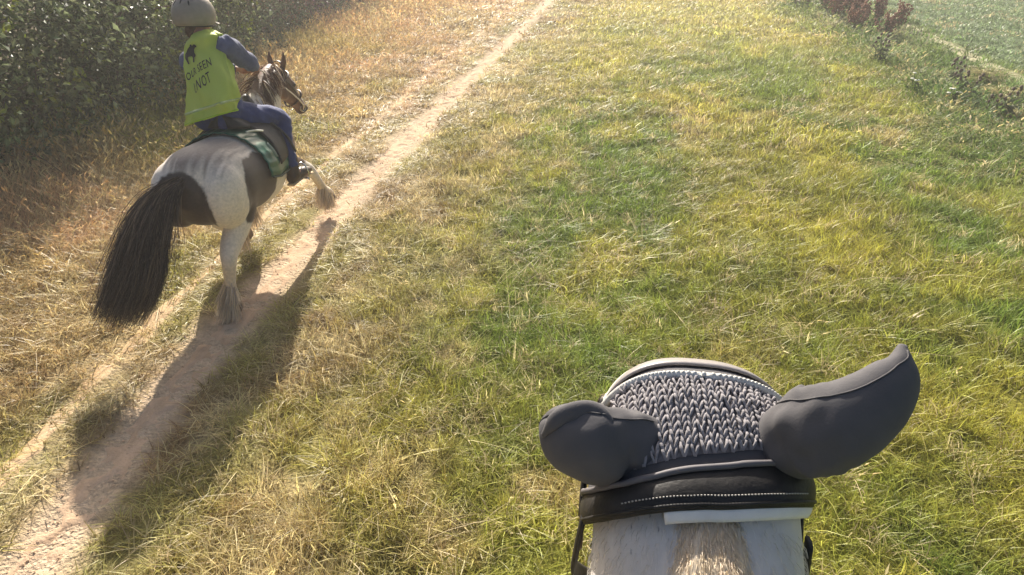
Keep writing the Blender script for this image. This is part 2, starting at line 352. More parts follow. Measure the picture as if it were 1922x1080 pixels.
for li, (r0, r1, dens, w, rad, nb) in enumerate(LOD):
    pr = [tuft_mesh('short_tuft_%d_%d' % (li, k), nb, rad, 0.110, w, 0.75+0.35*(k % 3), M_GRASS, 100*li+k) for k in range(6)]
    x, y = sector(r0, r1, dens, 75 if r0 < 4 else 60)
    dd = dirt_amount(x, y); keep = (rng.random(len(x)) > dd*1.25) & (x > -6.9) & (np.abs(x-6.35-0.01*y) > 0.2*rng.random(len(x)))
    keep &= rng.random(len(x)) < 0.35+1.3*fbm(x*2.5, y*2.5, 131)
    x, y = x[keep], y[keep]; n = len(x)
    hz = 0.55+0.9*fbm(x*0.9, y*0.9, 151)+0.35*sstep(0.5, 2.5, x)*fbm(x*2.4, y*2.4, 161)
    d = x-xpath(y); hz = hz*(0.45+0.55*sstep(0.15, 0.9, np.abs(d)))*(0.6+0.4*sstep(0.1, 0.4, np.abs(x-xrut(y))))
    hz = np.where(x > 6.7, 0.8, hz)
    c = grass_colour(x, y)*(0.72+0.56*rng.random(n))[:, None]
    st = rng.random(n) < np.interp(x, [-2, 0, 2], [0.20, 0.11, 0.06]); c[st] = (C_STRAW*0.95)*(0.7+0.5*rng.random(st.sum()))[:, None]
    s = (0.8+0.5*rng.random(n)); sc = np.column_stack([s, s, s*hz])
    if li >= 2: sc[:, :2] *= 1.05
    scatter('meadow_grass' if li == 0 else ['', 'pasture_grass', 'sward', 'far_grass', 'distant_grass'][li], np.column_stack([x, y, gz(x, y)]), rots(n), sc, rng.integers(0, 6, n), c, pr,
            ['short sunlit meadow grass around the horse in front', 'olive and yellow grass in the middle of the meadow', 'dry yellowing grass further up the meadow', 'pale tan grass toward the top of the picture', 'far pale grass beyond the view'][li], 'grass')
# tall dry grass: left of the path and along the verges, with seed heads
def tall(name, li, r0, r1, dens, w, rad, nb, label):
    pr = [tuft_mesh('tall_tuft_%d_%d' % (li, k), nb, rad, 0.34, w, 0.5+0.25*(k % 3), M_GRASS, 900+10*li+k, segs=4, heads=nb//2) for k in range(5)]
    x, y = sector(r0, r1, dens, 64); d = x-xpath(y)
    pl = sstep(-0.9, -1.9, d)*0.95+0.10*(np.abs(x-xrut(y)) > 0.14)*(d < -0.25)+0.16*(d > 0.3)*(x < 4)*sstep(0.5, 0.7, fbm(x*0.8, y*0.8, 171))+0.75*sstep(3.4, 4.6, x)*sstep(6.2, 5.8, x)
    pl *= sstep(0.25, 0.5, fbm(x*1.1, y*1.1, 181)+0.08)
    keep = (rng.random(len(x)) < pl) & (x > -6.3-0.06*np.maximum(y-8, 0)) & (dirt_amount(x, y) < 0.3); x, y = x[keep], y[keep]; n = len(x)
    c = grass_colour(x, y)*(0.8+0.5*rng.random(n))[:, None]; st = rng.random(n) < np.where(x > 3, 0.12, 0.35); c[st] = C_STRAW*(0.75+0.45*rng.random(st.sum()))[:, None]
    hz = np.clip(0.30+0.55*sstep(-3.6, -6.0, x)+0.40*sstep(3.8, 5.0, x), 0.2, 1.1)*(0.7+0.6*rng.random(n))
    s = 0.75+0.5*rng.random(n)
    scatter(name, np.column_stack([x, y, gz(x, y)]), rots(n, 0.12), np.column_stack([s, s, hz]), rng.integers(0, 5, n), c, pr, label, 'grass')
tall('tall_grass', 0, 1.0, 8.0, 90, 0.004, 0.06, 16, 'tall dry seeding grass beside the galloping pony')
tall('rank_grass', 1, 8.0, 16, 46, 0.008, 0.11, 18, 'tan seeding grass below the bramble hedge')
tall('far_rank_grass', 2, 16, 40, 11, 0.016, 0.22, 22, 'pinkish tan grass under the far end of the hedge')
M_WEED = leafmat('weed_leaves', attr='tint', trans=0.45, rough=0.5, spec=0.3)
pr = [tuft_mesh('weed_%d' % k, 26, 0.14, 0.36, 0.014, 0.9, M_WEED, 1500+k, curl=1.1, segs=4, heads=6) for k in range(6)]
y = 7.5+16*rng.random(1100); x = 4.3+0.03*(y-8)+1.8*rng.random(1100)-0.2*sstep(9, 6, y); k = (rng.random(1100) < 0.05+0.9*sstep(0.47, 0.62, fbm(x*1.2, y*1.0, 881))) & (np.abs(x-6.35-0.01*y) > 0.25); x, y = x[k], y[k]; n = len(x)
c = mixc(np.tile(lin(156, 166, 116), (n, 1)), lin(196, 186, 146), sstep(0.45, 0.65, fbm(x*2, y*2, 883))); c = mixc(c, lin(136, 156, 98), sstep(0.5, 0.6, fbm(x*1.5, y*1.5, 885)))*(0.75+0.5*rng.random(n))[:, None]
scatter('rough_weeds', np.column_stack([x, y, gz(x, y)]), rots(n, 0.2), np.column_stack([0.6+0.5*rng.random(n)]*2+[0.30+0.5*rng.random(n)]), rng.integers(0, 6, n), c, pr, 'band of rough grey-green weeds along the ditch', 'weeds')
# long bent straws lying through the sward
M_STRAW = leafmat('straw_stalks', attr='tint', trans=0.25, rough=0.55, spec=0.3)
pr = [tuft_mesh('straw_%d' % k, 3, 0.05, 0.30, 0.0032, 1.3, M_STRAW, 1200+k, curl=1.2, segs=5) for k in range(6)]
x, y = sector(0.9, 9, 17, 66); k = (rng.random(len(x)) < 0.25+0.9*sstep(0.45, 0.65, fbm(x*0.7, y*0.7, 191))) & (dirt_amount(x, y) < 0.3) & (x > -6.5); x, y = x[k], y[k]; n = len(x)
scatter('straw', np.column_stack([x, y, gz(x, y)]), rots(n, 0.55), np.column_stack([np.full(n, 1.0)]*3)*(0.5+0.7*rng.random(n))[:, None], rng.integers(0, 6, n), C_STRAW*(0.8+0.5*rng.random(n))[:, None], pr, 'thin bleached grass stalks lying through the meadow', 'straw')

M_CLOD = leafmat('dry_clod', attr='tint', trans=0.0, rough=0.95, spec=0.05)
pr = []
for k in range(5):
    V, F = ball((0, 0, 0), (1, 1, 0.7), n=7, m=5); V = V*(0.75+0.5*np.random.default_rng(k).random(len(V)))[:, None]; me = bpy.data.meshes.new('clod_%d' % k); me.from_pydata(V.tolist(), [], F); me.materials.append(M_CLOD); l = me.uv_layers.new(name='UVMap'); l.data.foreach_set('uv', np.full(len(me.loops)*2, 0.5))
    pr.append(bpy.data.objects.new('clod_%d' % k, me))
n = 2600; y = 1.0+17*rng.random(n)**1.4; w_ = rng.random(n) < 0.8; x = np.where(w_, xpath(y), xrut(y))+rng.normal(size=n)*np.where(np.abs(y-4.6) < 1.6, 0.13, 0.10); sz = 0.002+0.006*rng.random(n)**4
scatter('clods', np.column_stack([x, y, gz(x, y)+0.006]), rots(n, 0.3), np.column_stack([sz, sz, sz*0.6]), rng.integers(0, 5, n), lin(220, 190, 158)*(0.8+0.3*rng.random(n))[:, None], pr, 'dry crumbs of earth strewn along the dusty path', 'clods')

# ------------------------------------------------------------------ animals, rider and tack
M_COAT = mat('pony_coat', rough=0.55, spec=0.25, var=0.14, vscale=55, coat='coat', bump=0.25, bscale=180, sheen=0.15)
def hairmat(name, c, c2, rough=0.5, trans=0.15, vary=0.4):
    m = leafmat(name, base=c, trans=trans, rough=rough, spec=0.35, vary=vary); t = m.node_tree
    rgb = [n for n in t.nodes if n.type == 'RGB'][0]; hs = [n for n in t.nodes if n.type == 'HUE_SAT'][0]; sp = [n for n in t.nodes if n.type == 'SEPXYZ'][0]
    cr = t.nodes.new('ShaderNodeValToRGB'); cr.color_ramp.interpolation = 'LINEAR'
    cr.color_ramp.elements[0].position = 0.72; cr.color_ramp.elements[0].color = (*c, 1); cr.color_ramp.elements[1].position = 0.95; cr.color_ramp.elements[1].color = (*c2, 1)
    t.links.new(sp.outputs[0], cr.inputs[0]); t.links.new(cr.outputs[0], hs.inputs['Color']); t.nodes.remove(rgb); return m
M_BLACK_LEATHER = mat('black_leather', (0.020, 0.018, 0.017), rough=0.55, spec=0.35, var=0.4, vscale=40, bump=0.4, bscale=220, dist=0.0015)
M_BROWN_LEATHER = mat('brown_leather', (0.06, 0.035, 0.022), rough=0.45, spec=0.4, var=0.3, vscale=30)
M_STEEL = mat('bright_steel', (0.6, 0.6, 0.58), rough=0.25, metal=1.0)

class Sec:       # trunk of a horse: stations y -> centre height, half width, half height
    Y = [-0.66, -0.56, -0.40, -0.20, 0.05, 0.30, 0.50, 0.66, 0.80]
    Z = [0.875, 0.865, 0.855, 0.835, 0.79, 0.775, 0.81, 0.85, 0.86]
    W = [0.06, 0.215, 0.31, 0.32, 0.325, 0.295, 0.235, 0.19, 0.09]
    H = [0.08, 0.21, 0.265, 0.27, 0.295, 0.325, 0.325, 0.27, 0.12]
def sec(y): return tuple(float(np.interp(y, Sec.Y, q)) for q in (Sec.Z, Sec.W, Sec.H))
def horse_pieces(legs, neck, head, ears=True):
    P = []
    P.append(loft(np.column_stack([np.zeros(9), Sec.Y, Sec.Z]), Sec.W, Sec.H, n=28, seg=60))
    for s in (-1, 1):
        P.append(ball((s*0.16, -0.45, 0.82), (0.155, 0.21, 0.23)))           # haunch
        P.append(ball((s*0.165, 0.60, 0.80), (0.10, 0.15, 0.21), rot=Matrix.Rotation(R(-20), 3, 'X')))
        P.append(ball((s*0.07, 0.74, 0.78), (0.08, 0.09, 0.12)))
    P.append(loft(*neck, n=22, seg=26)); P.append(loft(*head, n=20, seg=30))
    hp = np.asarray(head[0], float); d = hp[-1]-hp[0]; d /= np.linalg.norm(d)
    side = np.cross(d, (0, 0, 1)); side /= np.linalg.norm(side); up = np.cross(side, d); L = np.linalg.norm(hp[-1]-hp[0])
    for s in (-1, 1):
        P.append(ball(hp[0]+d*L*0.30-up*0.055*L/0.47+side*s*0.045, (0.042, 0.075, 0.075)))       # jowl
        P.append(ball(hp[0]+d*L*0.36+up*0.052*L/0.47+side*s*0.058, (0.022, 0.03, 0.024)))        # brow
        P.append(ball(hp[0]+d*L*0.95+up*0.02+side*s*0.035, (0.022, 0.03, 0.025)))                # nostril
        if ears:
            b = hp[0]+d*0.01+up*0.06+side*s*0.05; tip = b+up*0.075-d*0.075+side*s*0.025+np.array([0, 0, 0.05])
            P.append(loft([b, b*0.5+tip*0.5+side*s*0.012, tip], [0.028, 0.03, 0.006], [0.02, 0.018, 0.005], ref=side, n=12, seg=12))
    for pts, r in legs:
        r = np.asarray(r, float); P.append(loft(pts, r*0.92, r*1.08, n=16, seg=44))
    return P, (hp, d, side, up, L)
def leg_r(k): return [0.155, 0.125, 0.095, 0.072, 0.054, 0.040, 0.048, 0.052, 0.060] if k == 'hind' else [0.11, 0.085, 0.064, 0.050, 0.040, 0.044, 0.050, 0.058]
def hoofed(pts): return pts

# ---- the skewbald pony -------------------------------------------------
PO = np.array([-2.75, 4.25, 0.0]); PR = R(6.0)
MP = np.array([[math.cos(PR), -math.sin(PR), 0], [math.sin(PR), math.cos(PR), 0], [0, 0, 1]])
PO[2] = float(gz(PO[0], PO[1]))
def W(p): return np.asarray(p, float)@MP.T+PO
def wm(VF): return W(VF[0]), VF[1]
legs = [
    ([(0.14, -0.40, 0.82), (0.15, -0.27, 0.68), (0.145, -0.35, 0.56), (0.13, -0.50, 0.44), (0.13, -0.555, 0.36), (0.12, -0.59, 0.20), (0.12, -0.615, 0.12), (0.12, -0.60, 0.07), (0.12, -0.58, 0.00)], leg_r('hind')),
    ([(-0.14, -0.40, 0.86), (-0.15, -0.10, 0.72), (-0.13, -0.06, 0.60), (-0.11, -0.12, 0.50), (-0.10, -0.07, 0.43), (-0.09, 0.06, 0.33), (-0.09, 0.12, 0.28), (-0.09, 0.18, 0.25), (-0.09, 0.23, 0.19)], leg_r('hind')),
    ([(0.15, 0.58, 0.82), (0.165, 0.62, 0.68), (0.20, 0.82, 0.57), (0.225, 0.97, 0.48), (0.25, 1.05, 0.36), (0.27, 1.13, 0.23), (0.275, 1.20, 0.18), (0.28, 1.25, 0.09)], leg_r('fore')),
    ([(-0.15, 0.58, 0.82), (-0.16, 0.58, 0.66), (-0.16, 0.70, 0.54), (-0.16, 0.78, 0.48), (-0.16, 0.68, 0.40), (-0.16, 0.56, 0.36), (-0.16, 0.51, 0.30), (-0.16, 0.50, 0.22)], leg_r('fore')),
]
hd = np.array([0.10, 0.25, -0.36]); hd /= np.linalg.norm(hd); h0 = np.array([0.0, 1.10, 1.27])
neck = ([(0, 0.42, 0.90), (0, 0.62, 0.99), (0, 0.82, 1.11), (0, 0.98, 1.21), (0.0, 1.10, 1.27)], [0.16, 0.145, 0.115, 0.09, 0.075], [0.27, 0.245, 0.19, 0.15, 0.11])
head = ([h0, h0+hd*0.09, h0+hd*0.18, h0+hd*0.28, h0+hd*0.38, h0+hd*0.45, h0+hd*0.475], [0.072, 0.085, 0.082, 0.062, 0.053, 0.052, 0.03], [0.085, 0.105, 0.108, 0.078, 0.062, 0.056, 0.03])
pieces, HF = horse_pieces(legs, neck, head)
V, F = fuse(pieces, 0.0125, 9)
# coat: white with dark grey-brown patches, brown head and neck
q = V; nx = (fbm(q[:, 1]*9+q[:, 0]*7, q[:, 2]*9+q[:, 0]*5, 301)-0.5)*0.26+(fbm(q[:, 1]*40+q[:, 0]*30, q[:, 2]*22, 307)-0.5)*0.10; st = (fbm(q[:, 1]*6, q[:, 0]*60, 311)-0.5)
def blob(c, r): return 1-np.sqrt((((q-np.array(c))/np.array(r))**2).sum(1))+nx
WHITE = lin(230, 216, 200); DARK = lin(74, 62, 56); BROWN = lin(122, 92, 72); ROAN = lin(146, 132, 122); CREAM = lin(238, 222, 190); SOCK = lin(222, 200, 170); HOOF = lin(120, 98, 76)
c = np.tile(WHITE, (len(q), 1))
def put(m, colr):
    global c
    m = np.clip(m, 0, 1)[:, None]; c = c*(1-m)+colr*m
put(sstep(0.97, 1.09, q[:, 2]+st*0.14)*sstep(0.0, -0.12, q[:, 1])*sstep(-0.19, -0.15, q[:, 0]), ROAN)
put(sstep(-0.02, 0.05, blob((-0.04, -0.66, 0.76), (0.20, 0.34, 0.27))), DARK)
put(sstep(-0.02, 0.05, blob((0.33, -0.20, 0.76), (0.20, 0.25, 0.30))), DARK)
put(sstep(-0.02, 0.05, blob((-0.30, 0.15, 0.9), (0.2, 0.35, 0.3))), DARK)
put(sstep(0.52, 0.60, q[:, 1]+nx*0.8)*sstep(0.60, 0.68, q[:, 2]+nx), BROWN)
put(sstep(0.0, 0.06, blob((0.13, 0.82, 1.06), (0.10, 0.13, 0.12)))*0.85, WHITE)
put(sstep(1.02, 1.10, q[:, 1])*sstep(0.9, 1.0, q[:, 2])*sstep(0.35, 0.6, fbm(q[:, 1]*8, q[:, 2]*8, 333))*0.5, DARK)
put(sstep(0.96, 0.90, q[:, 2])*sstep(1.2, 1.25, q[:, 1]), lin(70, 56, 52))
put(sstep(0.45, 0.30, q[:, 2]), SOCK)
hoof_mask = np.zeros(len(q))
for pts, r in legs:
    e = np.array(pts[-1]); hoof_mask = np.maximum(hoof_mask, sstep(0.10, 0.075, np.linalg.norm(q-e, axis=1)))
put(hoof_mask, HOOF)
pony = mk('pony', W(V), F, M_COAT, origin=tuple(PO), col=c)
tag(pony, 'brown and white patched pony galloping beside the dusty path under the rider', 'horse')
hp, d_, sd_, up_, L_ = HF
for s in (-1, 1):
    e = hp[0]+d_*L_*0.37+up_*0.047+sd_*s*0.072
    mk('eye', *wm(ball(e, (0.014, 0.019, 0.017))), mat('pony_eye', (0.012, 0.008, 0.006), rough=0.08, spec=0.6), pony)
def strands(n, root, flow, spread, k=8):
    """root(u)->point, flow(u,t)->offset"""
    L = []
    for i in range(n):
        u = rng.random(); p = np.asarray(root(u)); j = rng.normal(size=3)*spread; ph = rng.random()*6.28; t = np.linspace(0, 1, k)[:, None]
        L.append(W(p+np.array([flow(u, float(tt)) for tt in t[:, 0]])+j*t**0.8+0.012*np.sin(t*5+ph)*t*rng.normal(size=3)))
    return L
TC = catmull(np.array([(-0.03, -0.62, 0.98), (-0.10, -0.74, 0.92), (-0.135, -0.89, 0.80), (-0.155, -1.03, 0.65), (-0.20, -1.15, 0.47), (-0.31, -1.23, 0.28)]), 60)
TW = np.interp(np.linspace(0, 1, 60), [0, 0.15, 0.4, 0.75, 1], [0.030, 0.055, 0.105, 0.14, 0.135])
L = []
for i in range(7500):
    o = rng.normal(size=3)*np.array([0.70, 0.35, 0.35]); o = o/max(1, np.linalg.norm(o)/1.1)*(1.5 if rng.random() < 0.03 else 1); e = int(60*(0.5+0.5*rng.random()**0.7)); s0 = int(rng.integers(0, 10)) if i % 3 else int(rng.integers(0, 25)); idx = np.linspace(s0, e-1, 10).astype(int)
    L.append(W(TC[idx]+o*TW[idx][:, None]+0.016*np.linspace(0.2, 1.6, 10)[:, None]*np.sin(np.linspace(0, 5+3*rng.random(), 10)+6.28*rng.random())[:, None]*rng.normal(size=3)))
v, f, uv = ribbons(L, 0.0034)
mk('tail', v, f, hairmat('dark_tail_hair', lin(62, 51, 44), lin(120, 100, 86), vary=0.5), pony, uv=uv)
nt0 = np.array([(0.0, 0.56, 1.18), (0, 0.80, 1.285), (0, 0.98, 1.345), (0, 1.08, 1.37)])
def mroot(u): p = catmull(nt0, 40)[int(u*39)]; return p+rng.normal(size=3)*np.array([0.02, 0.01, 0.01])-np.array([0, 0, 0.025])
L = strands(700, mroot, lambda u, t: np.array([0.11*t*(1 if u*97 % 1 > 0.35 else -1), -0.13*t, 0.05*t-0.16*t*t]), 0.025)
v, f, uv = ribbons(L, 0.007); mk('mane', v, f, hairmat('brown_mane_hair', lin(120, 92, 72), lin(214, 190, 160)), pony, uv=uv)
L = strands(140, lambda u: hp[0]+up_*0.07+sd_*rng.normal()*0.025, lambda u, t: d_*0.16*t+up_*(0.03*t-0.05*t*t), 0.02, 6)
v, f, uv = ribbons(L, 0.007); mk('forelock', v, f, hairmat('forelock_hair', lin(112, 88, 70), lin(190, 164, 136)), pony, uv=uv)
M_FEATHER = hairmat('white_feather_hair', lin(228, 208, 180), lin(190, 164, 132))
for li, (pts, r) in enumerate(legs):
    P_ = catmull(np.array(pts), 60); L = []
    back = [np.array([0, -1, -0.9]), np.array([0, -0.6, -0.9]), np.array([0, -0.55, -0.85]), np.array([0, -0.2, -0.95])][li]
    for i in range(420):
        t0 = (0.60 if li < 2 else 0.66)+0.24*rng.random(); p = P_[int(t0*59)]; a = rng.normal(size=3); a /= np.linalg.norm(a); a[2] *= 0.3
        if a@back < 0 and rng.random() < 0.7: a = -a
        n_ = a*0.036; t = np.linspace(0, 1, 6)[:, None]; g_ = back/np.linalg.norm(back)
        L.append(W(p+n_+g_*0.11*t+a*0.045*t+np.array([0, 0, -0.03])*t*t+rng.normal(size=3)*0.012*t))
    L = [np.column_stack([l[:, :2], np.maximum(l[:, 2], gz(l[:, 0], l[:, 1])+0.01)]) for l in L]
    v, f, uv = ribbons(L, 0.006); mk('feather', v, f, M_FEATHER, pony, uv=uv)

# ---- saddle cloth, saddle -------------------------------------------------
def drape(y, a, off):      # point on the pony's trunk at angle a from the top
    z, w, h = sec(y); return np.array([(w+off)*math.sin(a), y, z+(h+off)*math.cos(a)])
ny, na = 34, 61; G = np.zeros((ny, na, 3))
for i in range(ny):
    for j in range(na):
        u = i/(ny-1); a = (j/(na-1)*2-1); y = -0.04+0.58*u-0.05*abs(a)*(1-u); A = R(98)*a*(1-0.08*(1-u)**2)
        G[i, j] = drape(y, A, 0.022+0.007*math.sin(abs(a)*14*math.pi/2)**2+0.004*math.sin(u*9))
cl = MB().add(*shell(W(G), 0.008)).build('saddle_cloth', mat('green_satin', lin(10, 84, 64), rough=0.3, spec=0.5, var=0.2, vscale=14, bump=0.3, bscale=25), origin=tuple(PO+[0, 0.2, 1.1]))
tag(cl, 'dark green satin saddle cloth with shiny padded rolls under the saddle', 'saddle cloth')
for s in (-1, 1):
    e = W(np.array([drape(-0.04+0.58*u-0.05*(1-u), s*R(98)*(1-0.08*(1-u)**2), 0.03) for u in np.linspace(0.0, 1, 14)])); mb = MB().add(*loft(e, 0.006, n=6, seg=40)); mb.build('binding', mat('dark_green_binding', lin(10, 50, 42), rough=0.5), cl)
sad = empty('saddle', tuple(PO+[0, 0.25, 1.12]))
tag(sad, 'black leather saddle on the green cloth under the rider', 'saddle')
G = np.zeros((24, 21, 3))
for i in range(24):
    for j in range(21):
        u = i/23; a = j/10-1; y = 0.04+0.46*u; z, w, h = sec(y); top = z+h+0.045+0.07*(1-u)**3+0.06*u**4+0.0
        hw = 0.15*(1-0.45*u)*math.sqrt(max(0.05, 1-(2*u-1)**6)); G[i, j] = (hw*a, y, top-0.075*abs(a)**2.4)
MB().add(*shell(W(G), -0.02)).build('seat', M_BLACK_LEATHER, sad)
for s in (-1, 1):
    G = np.zeros((16, 16, 3))
    for i in range(16):
        for j in range(16):
            u = i/15; b = j/15; A = R(14)+R(66)*b; y = 0.16+0.34*u+0.06*b*(u-0.2)-0.05*(1-u)*b*b; G[i, j] = drape(y, A, 0.040+0.008*math.sin(b*3.1)); G[i, j, 0] *= s
    MB().add(*shell(W(G), 0.008*s)).build('flap', M_BLACK_LEATHER, sad)
    mb = MB().add(*loft(W([drape(0.36, R(30), 0.06), drape(0.38, R(62), 0.075), drape(0.42, R(85), 0.09)])*1.0 if s > 0 else W([drape(0.36, R(30), 0.06)*[-1, 1, 1], drape(0.38, R(62), 0.075)*[-1, 1, 1], drape(0.42, R(85), 0.09)*[-1, 1, 1]]), 0.004, 0.014, n=8, seg=20))
    mb.build('stirrup_leather', M_BLACK_LEATHER, sad)
# pale piping stitched on the panel behind the rider's thigh
e = W([drape(0.03, R(26), 0.052), drape(0.10, R(31), 0.056), drape(0.17, R(38), 0.056)]); MB().add(*loft(e, 0.0065, n=8, seg=14)).build('piping', mat('pale_piping', lin(232, 226, 206), rough=0.5), sad)
e = W([drape(0.06, R(50), 0.05), drape(0.05, R(60), 0.056), drape(0.05, R(68), 0.05)]); MB().add(*loft(e, 0.010, 0.006, n=8, seg=14)).build('strap', mat('webbing_strap', lin(150, 160, 146), rough=0.6), sad)
gi = W([np.array([drape(0.50, a, 0.012)]) [0] for a in np.linspace(R(70), R(290), 40)]); MB().add(*loft(gi, 0.022, 0.006, ref=(0, 1, 0), n=8, seg=60)).build('girth', M_BLACK_LEATHER, sad)

# ---- the rider -------------------------------------------------------------
def A_(*p): return np.array(p, float)
pel = A_(-2.85, 4.45, 1.19); che = A_(-2.95, 4.58, 1.43); shm = A_(-3.04, 4.72, 1.575); nek = A_(-3.085, 4.80, 1.675); hdc = A_(-3.145, 4.86, 1.735)
shR = A_(-2.865, 4.70, 1.59); elR = A_(-2.79, 4.86, 1.45); haR = A_(-2.86, 5.06, 1.37)
shL = A_(-3.205, 4.77, 1.475); elL = A_(-3.23, 4.84, 1.40); haL = A_(-3.00, 5.06, 1.35)
hiR = A_(-2.77, 4.48, 1.15); knR = A_(-2.575, 4.78, 1.05); anR = A_(-2.485, 4.67, 0.67); toR = A_(-2.45, 4.86, 0.61)
hiL = A_(-2.95, 4.48, 1.14); knL = A_(-3.10, 4.86, 1.05); anL = A_(-3.16, 4.74, 0.66); toL = A_(-3.20, 4.93, 0.60)
BP = [loft([pel-[0, 0.04, 0.06], pel, che, shm, nek-[0, 0.01, 0.02]], [0.12, 0.15, 0.128, 0.115, 0.06], [0.09, 0.105, 0.088, 0.075, 0.055], n=20, seg=30),
      loft([nek-[0, 0.02, 0.04], hdc], [0.055, 0.055], n=14),
      ball(hdc+[0, 0, 0.02], (0.078, 0.098, 0.115)), ball(hdc+[0, 0.05, -0.06], (0.055, 0.055, 0.055)), ball(hdc+[0, 0.10, -0.01], (0.014, 0.022, 0.026)), ball(hdc+[0, 0.085, -0.055], (0.028, 0.016, 0.010))]
for s in (-1, 1): BP.append(ball(hdc+[s*0.078, 0.0, -0.005], (0.010, 0.02, 0.03)))
for sh, el, ha in ((shR, elR, haR), (shL, elL, haL)):
    fw = (ha-el)/np.linalg.norm(ha-el)
    BP.append(loft([sh, (sh+el)/2, el, el*0.55+ha*0.45, ha-fw*0.02], [0.062, 0.052, 0.042, 0.038, 0.028], n=14, seg=26))
    palm = ha+fw*0.03; sidev = np.cross(fw, (0, 0, 1)); sidev /= np.linalg.norm(sidev); dn = np.cross(fw, sidev); dn = dn if dn[2] < 0 else -dn
    BP.append(ball(palm, (0.032, 0.046, 0.036)))
    for k in range(4):
        b = palm+fw*0.025+dn*(-0.022+0.015*k); Lf = [0.034, 0.038, 0.036, 0.028][k]; inn = sidev*(1 if sh is shL else -1)
        BP.append(loft([b, b+fw*Lf*0.8, b+fw*Lf*0.9+inn*Lf*0.7, b+fw*Lf*0.2+inn*Lf*0.95], [0.0095, 0.009, 0.0085, 0.007], n=8, seg=12))
    b = palm-dn*0.03; inn = sidev*(1 if sh is shL else -1); BP.append(loft([b-fw*0.01, b+fw*0.025+inn*0.012, b+fw*0.05+inn*0.016], [0.012, 0.0105, 0.008], n=8, seg=10))
for hi, kn, an, to in ((hiR, knR, anR, toR), (hiL, knL, anL, toL)):
    BP.append(loft([hi, hi*0.55+kn*0.45, kn, kn*0.6+an*0.4+A_(0, -0.025, 0), an], [0.10, 0.084, 0.062, 0.058, 0.040], n=16, seg=34))
    BP.append(loft([an-[0, 0.04, 0.02], an+[0, 0.02, -0.03], to], [0.036, 0.042, 0.03], n=12, seg=14))
V, F = fuse(BP, 0.0105, 3)
SKIN = mat('skin', lin(186, 136, 112), rough=0.5, spec=0.35, var=0.08, vscale=30)
per = mk('person', V, F, SKIN, origin=tuple(pel))
tag(per, 'person in lime hi-vis vest and grey riding hat crouched forward on the galloping pony', 'person')
BLUE = mat('slate_jersey', lin(92, 98, 128), rough=0.85, spec=0.15, var=0.15, vscale=18, bump=0.6, bscale=22, dist=0.02, sheen=0.2)
for sh, el, ha in ((shR, elR, haR), (shL, elL, haL)):
    fw = (ha-el)/np.linalg.norm(ha-el)
    mb = MB().add(*loft([sh-(el-sh)*0.25, sh, (sh+el)/2, el, el*0.55+ha*0.45, ha-fw*0.035], [0.05, 0.088, 0.076, 0.062, 0.050, 0.039], n=18, seg=44)); V_, F_ = mb.arr()
    V_ = V_+0.006*np.sin(V_@np.array([60, 85, 40.]))[:, None]*np.array([0.5, 0.3, 0.8]); mk('sleeve', V_, F_, BLUE, per)
NAVY = mat('navy_breeches', lin(50, 62, 112), rough=0.75, spec=0.2, var=0.2, vscale=14, bump=0.6, bscale=16, dist=0.02, sheen=0.15)
BPz = [loft([pel-[0, 0.045, 0.075], pel-[0, 0.015, 0.01], pel+(che-pel)*0.45], [0.13, 0.178, 0.160], [0.10, 0.132, 0.110], n=20, seg=20), ball(pel-[0.07, 0.075, 0.03], (0.095, 0.10, 0.10)), ball(pel-[-0.07, 0.075, 0.03], (0.095, 0.10, 0.10))]
for hi, kn, an, to in ((hiR, knR, anR, toR), (hiL, knL, anL, toL)):
    BPz.append(loft([hi, hi*0.55+kn*0.45, kn, kn*0.6+an*0.4+A_(0, -0.025, 0), an+[0, 0, 0.03]], [0.112, 0.098, 0.074, 0.068, 0.052], n=18, seg=40))
V, F = fuse(BPz, 0.010, 4); V = V+0.004*np.sin(V@np.array([70, 45, 95.]))[:, None]*np.array([0.6, 0.4, 0.5]); mk('breeches', V, F, NAVY, per)
for kn, an, to in ((knR, anR, toR), (knL, anL, toL)):
    V, F = fuse([loft([an*0.72+kn*0.28, an, an-[0, 0, 0.05]], [0.062, 0.052, 0.050], n=16, seg=16), loft([an-[0, 0.055, 0.045], an+[0, 0.04, -0.045], (an+to)/2+[0, 0.03, -0.012], to+[0, 0.03, 0.0]], [0.040, 0.048, 0.046, 0.028], [0.04, 0.045, 0.036, 0.022], n=16, seg=22)], 0.007, 3)
    bt = mk('boot', V, F, M_BROWN_LEATHER, per)
    mb = MB().add(*loft([an-[0, 0.07, 0.093], an+[0, 0.05, -0.088], to+[0, 0.04, -0.028]], [0.034, 0.042, 0.028], [0.008, 0.008, 0.008], n=10, seg=14)); mb.build('sole', mat('tan_sole', lin(206, 178, 140), rough=0.8), bt)
for s, an, to in ((1, anR, toR), (-1, anL, toL)):
    c0 = (an+to)/2+A_(0, 0.015, -0.055); a = np.linspace(R(-20), R(200), 18); arc = np.array([c0+A_(0.058*math.cos(t), 0, 0.105*math.sin(t)+0.012) for t in a])
    st_ = MB().add(*loft(arc, 0.006, n=8, seg=30)).add(*loft([c0-[0.06, 0, 0.008], c0+[0.06, 0, -0.008]], [0.022, 0.022], [0.006, 0.006], ref=(0, 1, 0), n=10, seg=8))
    st_.build('stirrup_iron', M_STEEL, sad)
